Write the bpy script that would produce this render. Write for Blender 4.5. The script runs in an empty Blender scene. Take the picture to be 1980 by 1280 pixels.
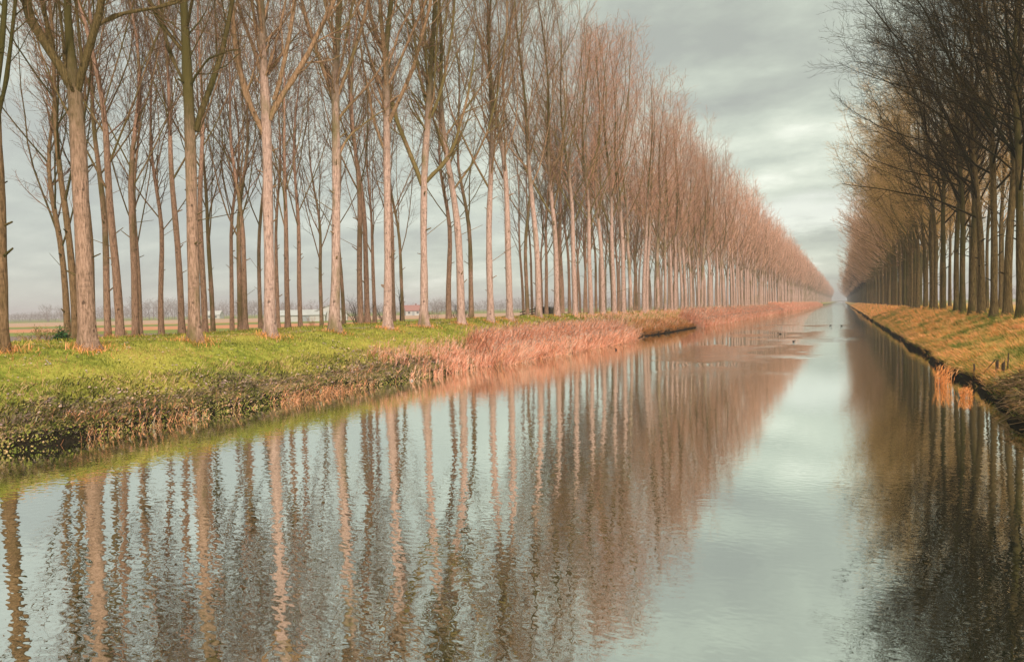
import bpy, math, random
import numpy as np
from mathutils import Vector, Matrix

R = np.random.default_rng(7)
random.seed(7)
scn = bpy.context.scene
COL = scn.collection
PI = math.pi

# ------------------------------------------------------------------ camera
F_PX = 1320.0
CAM = np.array([0.0, 0.0, 2.8])
yaw, pitch, roll = math.radians(25.87), math.radians(1.9), 0.021
_f = np.array([-math.sin(yaw) * math.cos(pitch), math.cos(yaw) * math.cos(pitch), -math.sin(pitch)])
_r = np.array([math.cos(yaw), math.sin(yaw), 0.0])
_u = np.cross(_r, _f)
RT = _r * math.cos(roll) - _u * math.sin(roll)
UP = _u * math.cos(roll) + _r * math.sin(roll)
FW = _f


def project(p):
    d = np.asarray(p, float) - CAM
    w = d @ FW
    return 990 + F_PX * (d @ RT) / w, 640 - F_PX * (d @ UP) / w, w


def at_depth(x, y, depth):
    return CAM + depth * (FW + RT * ((x - 990) / F_PX) + UP * ((640 - y) / F_PX))


def on_level(x, y, z):
    d = FW + RT * ((x - 990) / F_PX) + UP * ((640 - y) / F_PX)
    return CAM + d * ((z - CAM[2]) / d[2])


def y_for_px(px, X, z):
    lo, hi = -6.0 + abs(X) * 0.0, 3000.0
    # keep in front of the camera
    lo = (X * -_f[0]) / _f[1] * 1.0 + 0.5 if X > 0 else 0.2
    s = -1 if X < 0 else 1
    for _ in range(60):
        m = 0.5 * (lo + hi)
        x, _y, w = project((X, m, z))
        if w <= 0.1:
            lo = m
            continue
        if (x < px) == (s < 0):
            lo = m
        else:
            hi = m
    return 0.5 * (lo + hi)


cam_d = bpy.data.cameras.new("camera")
cam = bpy.data.objects.new("camera", cam_d)
COL.objects.link(cam)
cam_d.sensor_width = 36.0
cam_d.lens = 36.0 * F_PX / 1980.0
cam_d.clip_start = 0.1
cam_d.clip_end = 12000
cam.matrix_world = Matrix(((RT[0], UP[0], -FW[0], CAM[0]), (RT[1], UP[1], -FW[1], CAM[1]),
                           (RT[2], UP[2], -FW[2], CAM[2]), (0, 0, 0, 1)))
scn.camera = cam

# ------------------------------------------------------------------ helpers: objects


def tag(o, label=None, cat=None, group=None, kind=None):
    if label: o["label"] = label
    if cat: o["category"] = cat
    if group: o["group"] = group
    if kind: o["kind"] = kind
    return o


def empty(name, loc, rz=0.0, sc=1.0):
    o = bpy.data.objects.new(name, None)
    o.empty_display_size = 0.3
    COL.objects.link(o)
    o.location = [float(v) for v in loc]
    o.rotation_euler = (0, 0, rz)
    o.scale = (sc, sc, sc) if not hasattr(sc, "__len__") else sc
    return o


def link(name, me, parent=None, loc=None):
    o = bpy.data.objects.new(name, me)
    COL.objects.link(o)
    if parent is not None: o.parent = parent
    if loc is not None: o.location = [float(v) for v in loc]
    return o


def mesh_np(name, V, Q=None, T=None, mats=(), qm=None, tm=None, smooth=True):
    """mesh from vertex array, quads and triangles"""
    V = np.asarray(V, np.float32)
    Q = np.zeros((0, 4), np.int32) if Q is None else np.asarray(Q, np.int32)
    T = np.zeros((0, 3), np.int32) if T is None else np.asarray(T, np.int32)
    me = bpy.data.meshes.new(name)
    me.vertices.add(len(V))
    me.vertices.foreach_set("co", V.ravel())
    nl = Q.size + T.size
    me.loops.add(nl)
    me.loops.foreach_set("vertex_index", np.concatenate([Q.ravel(), T.ravel()]).astype(np.int32))
    npoly = len(Q) + len(T)
    me.polygons.add(npoly)
    st = np.concatenate([np.arange(len(Q)) * 4, Q.size + np.arange(len(T)) * 3]).astype(np.int32)
    me.polygons.foreach_set("loop_start", st)
    for m in mats: me.materials.append(m)
    if qm is not None or tm is not None:
        a = np.zeros(len(Q), np.int32) if qm is None else np.broadcast_to(qm, len(Q))
        b = np.zeros(len(T), np.int32) if tm is None else np.broadcast_to(tm, len(T))
        me.polygons.foreach_set("material_index", np.concatenate([a, b]).astype(np.int32))
    me.polygons.foreach_set("use_smooth", np.full(npoly, smooth, dtype=bool))
    me.update(calc_edges=True)
    me.validate()
    return me


class Geo:
    """collects vertices and faces for one mesh"""

    def __init__(s):
        s.V, s.Q, s.T, s.qm, s.tm, s.n = [], [], [], [], [], 0

    def add(s, V, Q=None, T=None, m=0):
        V = np.asarray(V, float).reshape(-1, 3)
        if Q is not None and len(Q):
            Q = np.asarray(Q); s.Q.append(Q + s.n); s.qm.append(np.full(len(Q), m))
        if T is not None and len(T):
            T = np.asarray(T); s.T.append(T + s.n); s.tm.append(np.full(len(T), m))
        s.V.append(V); s.n += len(V)

    def box(s, c, size, m=0, rot=None):
        c = np.asarray(c, float); h = np.asarray(size, float) / 2
        v = np.array([[x, y, z] for x in (-1, 1) for y in (-1, 1) for z in (-1, 1)], float) * h
        if rot is not None: v = v @ np.asarray(rot).T
        s.add(v + c, [[0, 1, 3, 2], [4, 6, 7, 5], [0, 4, 5, 1], [2, 3, 7, 6], [0, 2, 6, 4], [1, 5, 7, 3]], None, m)

    def tubes(s, P, r, k=6, m=0, cap=False):
        v, q, t = tubes(P, r, k, cap)
        s.add(v, q, t, m)

    def mesh(s, name, mats, smooth=True):
        V = np.concatenate(s.V) if s.V else np.zeros((0, 3))
        Q = np.concatenate(s.Q) if s.Q else None
        T = np.concatenate(s.T) if s.T else None
        return mesh_np(name, V, Q, T, mats, np.concatenate(s.qm) if s.Q else None,
                       np.concatenate(s.tm) if s.T else None, smooth)


def norm(a):
    return a / (np.linalg.norm(a, axis=-1, keepdims=True) + 1e-9)


def tubes(P, r, k=6, cap=False):
    """P (T,n,3), r (T,n) -> vertices, quads, tris"""
    P = np.asarray(P, float); r = np.asarray(r, float)
    if P.ndim == 2: P = P[None]; r = r[None]
    Tn, n, _ = P.shape
    tan = np.empty_like(P)
    tan[:, 1:-1] = P[:, 2:] - P[:, :-2]
    tan[:, 0] = P[:, 1] - P[:, 0]
    tan[:, -1] = P[:, -1] - P[:, -2]
    tan = norm(tan)
    mean = norm(P[:, -1] - P[:, 0])
    ref = np.where(np.abs(mean[:, 0:1]) < 0.7, np.array([[1.0, 0, 0]]), np.array([[0, 1.0, 0]]))
    u = norm(np.cross(tan, ref[:, None, :]))
    v = np.cross(tan, u)
    a = np.arange(k) / k * 2 * PI
    ring = (P[:, :, None, :] + r[:, :, None, None] *
            (np.cos(a)[None, None, :, None] * u[:, :, None, :] + np.sin(a)[None, None, :, None] * v[:, :, None, :]))
    V = ring.reshape(-1, 3)
    i = np.arange(Tn)[:, None, None] * (n * k)
    j = np.arange(n - 1)[None, :, None] * k
    l = np.arange(k)[None, None, :]
    l2 = (l + 1) % k
    Q = np.stack([i + j + l, i + j + l2, i + j + k + l2, i + j + k + l], -1).reshape(-1, 4)
    Tt = None
    if cap:
        c0 = len(V)
        V = np.concatenate([V, P[:, -1] + tan[:, -1] * r[:, -1:] * 0.3])
        base = (np.arange(Tn) * n * k + (n - 1) * k)[:, None]
        ll = np.arange(k)[None]
        Tt = np.stack([base + ll, base + (ll + 1) % k, np.broadcast_to(c0 + np.arange(Tn)[:, None], (Tn, k))], -1).reshape(-1, 3)
    return V, Q, Tt


# ------------------------------------------------------------------ helpers: materials


class M:
    def __init__(s, name):
        s.m = bpy.data.materials.new(name)
        s.m.use_nodes = True
        s.t = s.m.node_tree
        s.N = s.t.nodes
        s.L = s.t.links
        s.b = s.N.get("Principled BSDF")
        s.out = s.N.get("Material Output")

    def n(s, typ, **kw):
        nd = s.N.new(typ)
        for k, v in kw.items():
            if k.startswith("i_"):
                key = k[2:].replace("_", " ")
                nd.inputs[key].default_value = v
            else:
                setattr(nd, k, v)
        return nd

    def l(s, a, b):
        s.L.new(a, b)

    def coord(s, kind="Object", scale=(1, 1, 1)):
        tc = s.n("ShaderNodeTexCoord")
        mp = s.n("ShaderNodeMapping")
        mp.inputs["Scale"].default_value = scale
        s.l(tc.outputs[kind], mp.inputs["Vector"])
        return mp.outputs[0]

    def noise(s, vec, scale, detail=4, rough=0.55):
        nd = s.n("ShaderNodeTexNoise")
        nd.inputs["Scale"].default_value = scale
        nd.inputs["Detail"].default_value = detail
        nd.inputs["Roughness"].default_value = rough
        if vec is not None: s.l(vec, nd.inputs["Vector"])
        return nd.outputs["Fac"]

    def ramp(s, fac, stops, interp="LINEAR"):
        nd = s.n("ShaderNodeValToRGB")
        cr = nd.color_ramp
        cr.interpolation = interp
        while len(cr.elements) < len(stops): cr.elements.new(0.5)
        for e, (p, c) in zip(cr.elements, stops):
            e.position = p
            e.color = (c[0], c[1], c[2], 1) if hasattr(c, "__len__") else (c, c, c, 1)
        s.l(fac, nd.inputs[0])
        return nd.outputs[0]

    def mix(s, fac, a, b, blend="MIX"):
        nd = s.n("ShaderNodeMix", data_type="RGBA", blend_type=blend)
        for sock, v in ((nd.inputs[0], fac), (nd.inputs[6], a), (nd.inputs[7], b)):
            if hasattr(v, "is_linked") or hasattr(v, "links"): s.l(v, sock)
            elif hasattr(v, "__len__"): sock.default_value = (v[0], v[1], v[2], 1)
            else: sock.default_value = v
        return nd.outputs[2]

    def math(s, op, a, b=None, clamp=False):
        nd = s.n("ShaderNodeMath", operation=op)
        nd.use_clamp = clamp
        for i, v in enumerate((a, b)):
            if v is None: continue
            if hasattr(v, "links"): s.l(v, nd.inputs[i])
            else: nd.inputs[i].default_value = v
        return nd.outputs[0]

    def rng(s, v, a, b, c=0.0, d=1.0):
        nd = s.n("ShaderNodeMapRange", interpolation_type="SMOOTHSTEP")
        s.l(v, nd.inputs[0])
        for i, x in enumerate((a, b, c, d)): nd.inputs[i + 1].default_value = x
        return nd.outputs[0]

    def bump(s, h, dist, strength=1.0):
        nd = s.n("ShaderNodeBump")
        nd.inputs["Strength"].default_value = strength
        nd.inputs["Distance"].default_value = dist
        s.l(h, nd.inputs["Height"])
        s.l(nd.outputs[0], s.b.inputs["Normal"])
        return nd

    def fin(s, col=None, rough=0.85, spec=0.2):
        if col is not None:
            if hasattr(col, "links"): s.l(col, s.b.inputs["Base Color"])
            else: s.b.inputs["Base Color"].default_value = (*col, 1)
        s.b.inputs["Roughness"].default_value = rough
        s.b.inputs["Specular IOR Level"].default_value = spec
        return s.m


def bark(name, pale, mid, moss, mossy=0.5):
    k = M(name)
    v = k.coord("Object", (1, 1, 0.16))
    v2 = k.coord("Object", (1, 1, 1.6))
    n1 = k.noise(v, 22, 5, 0.65)
    n2 = k.noise(v2, 4.5, 4)
    n3 = k.noise(k.coord("Object", (1, 1, 0.35)), 1.1, 4)
    c = k.ramp(n1, [(0.30, [x * 0.42 for x in mid]), (0.45, mid), (0.64, pale)])
    spots = k.ramp(n2, [(0.33, 0.35), (0.44, 1.0)])
    c = k.mix(0.45, c, spots, "MULTIPLY")
    vo = k.n("ShaderNodeTexVoronoi"); vo.inputs["Scale"].default_value = 1.7
    k.l(k.coord("Object", (1.6, 1.6, 1.0)), vo.inputs["Vector"])
    wv = k.math("ADD", vo.outputs["Distance"], k.math("MULTIPLY", n1, 0.12))
    c = k.mix(k.rng(wv, 0.20, 0.13, 0.0, 0.8), c, [x * 0.22 for x in mid])
    oi = k.n("ShaderNodeObjectInfo")
    f = k.math("ADD", n3, k.math("MULTIPLY", k.math("SUBTRACT", oi.outputs["Random"], 0.5), 0.28))
    mm = k.rng(f, 0.62 - 0.3 * mossy, 0.80 - 0.3 * mossy)
    c = k.mix(k.math("MULTIPLY", mm, 0.75), c, moss)
    k.bump(n1, 0.06)
    return k.fin(c, 0.9, 0.15)


def island(name, stops, rough=0.8, obj_var=0.0, spec=0.15, trans=0.0, patch=0.0, pscale=0.6):
    k = M(name)
    g = k.n("ShaderNodeNewGeometry")
    f = g.outputs["Random Per Island"]
    if patch:
        pn = k.noise(k.coord("Object"), pscale, 3, 0.6)
        f = k.math("ADD", f, k.math("MULTIPLY", k.math("SUBTRACT", pn, 0.5), patch * 2), True)
    c = k.ramp(f, stops)
    k.fin(c, rough, spec)
    if trans:
        tr = k.n("ShaderNodeBsdfTranslucent"); k.l(c, tr.inputs[0])
        mx = k.n("ShaderNodeMixShader"); mx.inputs[0].default_value = trans
        k.l(k.b.outputs[0], mx.inputs[1]); k.l(tr.outputs[0], mx.inputs[2]); k.l(mx.outputs[0], k.out.inputs["Surface"])
    return k.m



def flat(name, col, rough=0.8, var=0.25, scale=3.0, bump=0.0, spec=0.2):
    k = M(name)
    n = k.noise(k.coord("Object"), scale, 5)
    c = k.ramp(n, [(0.3, [x * (1 - var) for x in col]), (0.7, [min(1, x * (1 + var)) for x in col])])
    if bump: k.bump(n, bump)
    return k.fin(c, rough, spec)


BARK = bark("pale_poplar_bark", (0.50, 0.35, 0.292), (0.355, 0.24, 0.19), (0.15, 0.125, 0.045), 0.25)
LIMB = bark("limb_bark", (0.36, 0.23, 0.14), (0.22, 0.135, 0.07), (0.11, 0.095, 0.024), 0.6)
TWIG_N = island("near_twig_bark", [(0, (0.06, 0.04, 0.022)), (0.5, (0.15, 0.085, 0.05)), (0.85, (0.27, 0.15, 0.10)), (1, (0.14, 0.105, 0.03))])
BARK_B = bark("shaded_back_bark", (0.44, 0.27, 0.19), (0.29, 0.175, 0.12), (0.12, 0.10, 0.03), 0.45)  # darker bark copy; shade among the back rows is put into the colour
BARK_R = bark("dark_olive_bark", (0.145, 0.105, 0.044), (0.075, 0.052, 0.019), (0.04, 0.039, 0.007), 0.6)  # dark olive bark of the right bank trees
LIMB_R = bark("dark_olive_limb_bark", (0.038, 0.029, 0.010), (0.019, 0.016, 0.005), (0.013, 0.015, 0.003), 0.6)  # near-black olive limbs of the right bank trees
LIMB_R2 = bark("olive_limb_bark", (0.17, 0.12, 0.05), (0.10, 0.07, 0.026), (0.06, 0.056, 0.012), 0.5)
TWIG = island("twig_bark", [(0, (0.19, 0.10, 0.055)), (0.45, (0.40, 0.21, 0.135)), (0.8, (0.58, 0.33, 0.24)), (1, (0.30, 0.20, 0.06))])
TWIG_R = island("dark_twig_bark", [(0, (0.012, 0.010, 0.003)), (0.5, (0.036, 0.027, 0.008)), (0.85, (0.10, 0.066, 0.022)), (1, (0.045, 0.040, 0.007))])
TWIG_R2 = island("olive_twig_bark", [(0, (0.17, 0.12, 0.035)), (0.5, (0.42, 0.27, 0.095)), (0.85, (0.66, 0.40, 0.19)), (1, (0.34, 0.26, 0.05))])
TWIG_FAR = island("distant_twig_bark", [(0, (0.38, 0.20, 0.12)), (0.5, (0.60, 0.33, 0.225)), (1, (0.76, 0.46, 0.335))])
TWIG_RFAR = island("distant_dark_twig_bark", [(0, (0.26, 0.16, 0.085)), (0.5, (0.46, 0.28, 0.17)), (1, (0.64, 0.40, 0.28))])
HEDGE = island("hazed_hedge_bark", [(0, (0.16, 0.13, 0.12)), (0.5, (0.24, 0.195, 0.185)), (1, (0.31, 0.255, 0.24))])  # haze over the far trees is mixed into this grey-mauve

# ------------------------------------------------------------------ ground shape
LX = [-3000, -400, -120, -70, -55, -46, -38, -31, -28, -25.3, -24.85, -24.7, -23.1, -22.95, -21.5, -20.2, -19.2, -18.2, -17.2, -16.45, -16.2, -16.05, -15.9, -15.0, -12.0]
LZ = [0.6, 0.6, 0.6, 0.6, 0.8, 1.13, 1.42, 1.70, 1.84, 1.90, 1.86, 1.79, 1.79, 1.84, 1.93, 1.90, 1.62, 1.16, 0.72, 0.40, 0.30, 0.05, -0.12, -0.7, -1.3]
RX = [1.5, 3.0, 3.6, 3.68, 3.78, 4.4, 5.2, 6.2, 7.2, 8.0, 8.8, 10.0, 14.0, 40.0, 120.0, 400.0, 3000.0]
RZ = [-1.3, -0.9, -0.1, 0.12, 0.34, 0.55, 0.87, 1.22, 1.55, 1.76, 1.86, 1.9, 1.7, 1.0, 0.6, 0.6, 0.6]
PX_ = np.array(LX + RX, float); PZ_ = np.array(LZ + RZ, float)


def gz(x, y):
    x = np.asarray(x, float); y = np.asarray(y, float)
    wob = 0.16 * np.sin(y * 0.41 + 1.0) + 0.11 * np.sin(y * 1.13) + 0.08 * np.sin(y * 2.3 + 2) + 0.06 * np.sin(y * 4.1)
    wob = wob * np.interp(y, [40, 56, 90, 110], [1, 0.4, 0.4, 1])
    near = np.exp(-((x + 16.2) / 1.2) ** 2) + np.exp(-((x - 3.8) / 0.8) ** 2)
    z = np.interp(x + wob * np.clip(near, 0, 1), PX_, PZ_)
    t = np.clip((y - 20) / 25, 0, 1)
    z = np.where(z > 0, z * (1 + 0.07 * t * t * (3 - 2 * t) * (x < 0)), z)
    bank = np.clip((z - 0.2) / 0.6, 0, 1)
    near_w = np.exp(-np.abs(y) / 400)
    z = z + near_w * bank * (0.05 * np.sin(x * 1.7 + y * 0.6) * np.sin(y * 0.83 + x * 0.4) + 0.03 * np.sin(x * 3.1 - y * 1.9))
    return z


def smart(a, b, n): return list(np.linspace(a, b, n, endpoint=False))


xs = sorted(set(np.round(LX + RX + smart(-34, -25, 9) + smart(-22.9, -15.9, 36) + smart(3.5, 12, 34) + smart(-300, -60, 10) + smart(30, 300, 8), 3)))
ys = sorted(set(np.round(smart(-80, 0, 12) + smart(0, 60, 150) + smart(60, 150, 80) + smart(150, 500, 60) + smart(500, 1500, 20) + [1500, 2000, 2500, 3000], 3)))
Xg, Yg = np.meshgrid(xs, ys)
Zg = gz(Xg, Yg)
Vg = np.stack([Xg, Yg, Zg], -1).reshape(-1, 3)
ny, nx = Xg.shape
ii = (np.arange(ny - 1)[:, None] * nx + np.arange(nx - 1)[None]).ravel()
Qg = np.stack([ii, ii + 1, ii + nx + 1, ii + nx], -1)


def ground_mat():
    k = M("ground_cover")
    tc = k.n("ShaderNodeTexCoord")
    P = tc.outputs["Object"]
    sx = k.n("ShaderNodeSeparateXYZ"); k.l(P, sx.inputs[0])
    X, Y, Z = sx.outputs
    nA = k.noise(P, 0.35, 5, 0.6)
    nB = k.noise(P, 3.2, 6, 0.65)
    nC = k.noise(P, 17, 5, 0.7)
    g = k.ramp(nB, [(0.28, (0.09, 0.11, 0.018)), (0.46, (0.22, 0.25, 0.035)), (0.60, (0.36, 0.36, 0.06)), (0.78, (0.46, 0.35, 0.10))])
    g = k.mix(k.rng(nA, 0.40, 0.62), g, (0.40, 0.36, 0.07))
    g = k.mix(0.7, g, k.ramp(nC, [(0.32, 0.35), (0.55, 1.0)]), "MULTIPLY")
    # litter low on the left bank
    lit = k.ramp(nC, [(0.3, (0.04, 0.032, 0.018)), (0.45, (0.15, 0.12, 0.055)), (0.6, (0.30, 0.21, 0.16)), (0.8, (0.18, 0.18, 0.04))])
    zj = k.math("ADD", Z, k.math("MULTIPLY", k.math("SUBTRACT", nA, 0.5), 1.3))
    zj = k.math("ADD", zj, k.math("MULTIPLY", k.math("SUBTRACT", nB, 0.5), 0.5))
    left = k.math("LESS_THAN", X, -14.0)
    bank = k.math("GREATER_THAN", X, -20.5)
    lm = k.math("MULTIPLY", k.math("MULTIPLY", k.rng(zj, 0.85, 0.5), left), bank)
    c = k.mix(lm, g, lit)
    # right bank: straw
    st = k.ramp(nB, [(0.3, (0.20, 0.18, 0.03)), (0.48, (0.48, 0.31, 0.075)), (0.68, (0.70, 0.36, 0.13))])
    st = k.mix(0.55, st, k.ramp(nC, [(0.32, 0.35), (0.55, 1.0)]), "MULTIPLY")
    c = k.mix(k.math("GREATER_THAN", X, 3.0), c, st)
    # wet earth at the waterline
    we = k.ramp(nC, [(0.35, (0.006, 0.005, 0.003)), (0.65, (0.025, 0.019, 0.010))])
    wm = k.math("MULTIPLY", k.rng(k.math("ADD", Z, k.math("MULTIPLY", nB, 0.25)), 0.52, 0.34),
                k.math("GREATER_THAN", X, -20.5))
    wm = k.math("MULTIPLY", wm, k.math("LESS_THAN", X, 7.0))
    c = k.mix(wm, c, we)
    # field strips, square to the farm tracks (turned against the canal)
    cy, sy = math.cos(yaw), math.sin(yaw)
    D = k.math("SUBTRACT", k.math("MULTIPLY", Y, cy), k.math("MULTIPLY", X, sy))
    D = k.math("ADD", D, k.math("MULTIPLY", k.math("SUBTRACT", nA, 0.5), 4.0))
    nD = k.n("ShaderNodeMapRange"); k.l(D, nD.inputs[0])
    nD.inputs[1].default_value = 50; nD.inputs[2].default_value = 450
    soil = (0.20, 0.15, 0.13); gr = (0.19, 0.21, 0.05); orange = (0.50, 0.23, 0.12); tan = (0.42, 0.27, 0.18)
    p = lambda d: (d - 50) / 400
    fc = k.ramp(nD.outputs[0], [(0, gr), (p(64), gr), (p(66), soil), (p(83), soil), (p(86), gr), (p(103), gr), (p(106), orange),
                                (p(136), orange), (p(138), soil), (p(144), gr), (p(170), gr), (p(173), orange), (p(190), tan), (p(320), tan), (p(330), gr)])
    fc = k.mix(0.5, fc, k.ramp(k.noise(P, 0.9, 6, 0.7), [(0.3, 0.55), (0.6, 1.0)]), "MULTIPLY")
    fm = k.math("MAXIMUM", k.rng(X, -47.0, -56.0), k.rng(X, 30.0, 50.0))
    c = k.mix(fm, c, fc)
    k.bump(k.math("ADD", nB, nC), 0.05)
    return k.fin(c, 0.95, 0.1)


ground = link("ground", mesh_np("ground", Vg, Qg, None, [ground_mat()]))
tag(ground, kind="structure")

# path along the left crest
pxs = np.array([-24.62, -24.3, -23.9, -23.5, -23.18])
pys = np.array(sorted(smart(-60, 150, 120) + smart(150, 1500, 60) + [1500]))
Xp, Yp = np.meshgrid(pxs, pys)
Zp = np.maximum(gz(Xp, Yp), np.max(gz(Xp, Yp), axis=1, keepdims=True)) + 0.006
i0 = (np.arange(len(pys) - 1)[:, None] * 5 + np.arange(4)[None]).ravel()
link_path = link("path", mesh_np("path", np.stack([Xp, Yp, Zp], -1).reshape(-1, 3), np.stack([i0, i0 + 1, i0 + 6, i0 + 5], -1), None,
                 [flat("path_gravel", (0.27, 0.25, 0.24), 0.9, 0.2, 9.0, 0.01)]))
tag(link_path, kind="structure")


# ------------------------------------------------------------------ water
def water_mat():
    k = M("canal_water")
    k.N.remove(k.b)
    P = k.n("ShaderNodeTexCoord").outputs["Object"]
    mp = k.n("ShaderNodeMapping"); k.l(P, mp.inputs[0])
    mp.inputs["Rotation"].default_value = (0, 0, math.radians(-18))
    mp.inputs["Scale"].default_value = (1.0, 1.5, 1)
    v = mp.outputs[0]
    fine = k.noise(v, 7.0, 1.0, 0.4)
    mid = k.noise(v, 2.6, 0.5, 0.4)
    big = k.noise(v, 0.35, 1, 0.5)
    calm = k.n("ShaderNodeMapping"); k.l(P, calm.inputs[0]); calm.inputs["Scale"].default_value = (0.09, 0.022, 1)
    patch = k.rng(k.noise(calm.outputs[0], 1.0, 3, 0.6), 0.38, 0.66, 0.45, 1.25)
    h = k.math("ADD", k.math("MULTIPLY", fine, 1.8), k.math("ADD", k.math("MULTIPLY", mid, 1.1), k.math("MULTIPLY", big, 1.6)))
    gust = k.n("ShaderNodeMapping"); k.l(P, gust.inputs[0]); gust.inputs["Scale"].default_value = (0.13, 0.085, 1); gust.inputs["Location"].default_value = (4.3, 0.9, 0)
    sy = k.n("ShaderNodeSeparateXYZ"); k.l(P, sy.inputs[0])
    gn = k.math("ADD", k.noise(gust.outputs[0], 1.0, 4, 0.6), k.rng(sy.outputs[1], 45.0, 150.0, 0.0, 0.22))
    gm = k.math("MULTIPLY", k.rng(gn, 0.50, 0.62, 0.0, 11.0), k.math("MULTIPLY", k.rng(sy.outputs[1], 24.0, 40.0), k.math("MULTIPLY", k.rng(sy.outputs[0], -10.5, -6.0), k.rng(sy.outputs[0], 1.6, 0.2))))
    patch = k.math("ADD", patch, gm)
    h = k.math("MULTIPLY", h, patch)
    b = k.n("ShaderNodeBump"); b.inputs["Strength"].default_value = 1.0; b.inputs["Distance"].default_value = WATER_BUMP
    k.l(h, b.inputs["Height"])
    gl = k.n("ShaderNodeBsdfGlossy"); gl.inputs["Roughness"].default_value = 0.004
    gl.inputs["Color"].default_value = (0.90, 0.94, 0.90, 1)
    k.l(b.outputs[0], gl.inputs["Normal"])
    df = k.n("ShaderNodeBsdfDiffuse"); df.inputs["Color"].default_value = (0.010, 0.016, 0.005, 1)
    fr = k.n("ShaderNodeFresnel"); fr.inputs["IOR"].default_value = 1.45
    k.l(b.outputs[0], fr.inputs["Normal"])
    fac = k.rng(fr.outputs[0], 0.0, 0.55, 0.84, 0.97)
    mx = k.n("ShaderNodeMixShader")
    k.l(fac, mx.inputs[0]); k.l(df.outputs[0], mx.inputs[1]); k.l(gl.outputs[0], mx.inputs[2])
    k.l(mx.outputs[0], k.out.inputs["Surface"])
    return k.m


WATER_BUMP = 0.00115
wx = [-17.5, 4.6]; wy = [-80, 40, 200, 600, 1500, 3000]
Vw = np.array([[x, y, 0.0] for y in wy for x in wx])
Qw = [[2 * i, 2 * i + 1, 2 * i + 3, 2 * i + 2] for i in range(len(wy) - 1)]
water = link("water", mesh_np("water", Vw, Qw, None, [water_mat()]))
tag(water, kind="structure")


# ------------------------------------------------------------------ trees
def grow(par, parR, per_m, t0, t1, ang, ln, npts, up, jit, rf, rng, rmin, taper=0.35, outward=None, cap=None, lenpow=0.5):
    """children along parent polylines. par (P,n,3)"""
    seg = np.linalg.norm(np.diff(par, axis=1), axis=2)
    L = seg.sum(1)
    cnt = np.maximum(1, np.round(L * (t1 - t0) * per_m + rng.uniform(-0.4, 0.4, len(L)))).astype(int)
    idx = np.repeat(np.arange(len(par)), cnt)
    C = len(idx)
    # stratified along the parent
    k = np.concatenate([np.arange(c) for c in cnt])
    t = t0 + (t1 - t0) * (k + rng.uniform(0.1, 0.9, C)) / cnt[idx]
    n = par.shape[1]
    f = t * (n - 1)
    i = np.clip(f.astype(int), 0, n - 2); a = (f - i)[:, None]
    p = par[idx, i] * (1 - a) + par[idx, i + 1] * a
    tan = norm(par[idx, i + 1] - par[idx, i])
    pr = parR[idx, i] * (1 - a[:, 0]) + parR[idx, i + 1] * a[:, 0]
    rnd = rng.normal(size=(C, 3)); rnd[:, 2] += 0.15
    if outward is not None:
        rnd += outward(p)
    perp = norm(rnd - (rnd * tan).sum(1, keepdims=True) * tan)
    an = np.radians(rng.uniform(ang[0], ang[1], C))[:, None]
    d = norm(np.cos(an) * tan + np.sin(an) * perp)
    le = rng.uniform(ln[0], ln[1], C) * (1 - 0.55 * t) ** lenpow
    if cap is not None: le = np.minimum(le, cap(p))
    pts = np.empty((C, npts, 3)); pts[:, 0] = p
    q = p.copy()
    for j in range(1, npts):
        q = q + d * (le / (npts - 1))[:, None]
        pts[:, j] = q
        d = norm(d + np.array([0, 0, up]) + rng.normal(size=(C, 3)) * jit)
    r0 = np.maximum(pr * rng.uniform(rf[0], rf[1], C), rmin)
    rr = r0[:, None] * np.linspace(1, taper, npts)[None]
    return pts, np.maximum(rr, rmin * 0.5)


def trunk_mesh(name, path, rad, mat, rng, k=14):
    """bark tube with a buttressed foot and slight lumps"""
    n = len(path)
    V, Q, T = tubes(path[None], rad[None], k, True)
    ring = V[:n * k].reshape(n, k, 3)
    a = np.arange(k) / k * 2 * PI
    ph = rng.uniform(0, 6.28, 3)
    z = path[:, 2]
    fl = np.exp(-np.clip(z, 0, None) / 0.34)[:, None]
    lob = 1 + fl * (0.42 + 0.26 * np.sin(a * 4 + ph[0]) + 0.10 * np.sin(a * 7 + ph[1]))[None]
    lump = 1 + 0.05 * np.sin(z[:, None] * 1.9 + a[None] * 2 + ph[2]) + rng.normal(size=(n, k)) * 0.022
    c = path[:, None, :]
    V[:n * k] = (c + (ring - c) * (lob * lump)[:, :, None]).reshape(-1, 3)
    return mesh_np(name, V, Q, T, [mat])


def leader(rng, H, r0, sway, n=30, top=0.012):
    u = np.linspace(0, 1, n)
    z = H * (0.6 * u + 0.4 * u ** 1.3)
    # denser rings at the foot
    z[:6] = np.array([-0.25, 0.0, 0.12, 0.3, 0.6, 1.1])
    z[6:] = np.linspace(1.8, H, n - 6)
    ph = rng.uniform(0, 6.28, 4)
    s = z / H
    x = sway * (np.sin(s * 3.1 + ph[0]) - math.sin(ph[0]) + 0.45 * np.sin(s * 11 + ph[1]) * np.clip(s * 3, 0, 1)) * np.clip(s * 2, 0, 1)
    y = sway * (np.sin(s * 2.7 + ph[2]) - math.sin(ph[2]) + 0.45 * np.sin(s * 10 + ph[3]) * np.clip(s * 3, 0, 1)) * np.clip(s * 2, 0, 1)
    r = r0 * (1 - 0.30 * np.clip(s / 0.33, 0, 1)) * np.clip(1.0 - np.clip((s - 0.33) / 0.67, 0, 1) ** 0.85, 0, 1) + top
    return np.stack([x, y, z], -1), r


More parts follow.
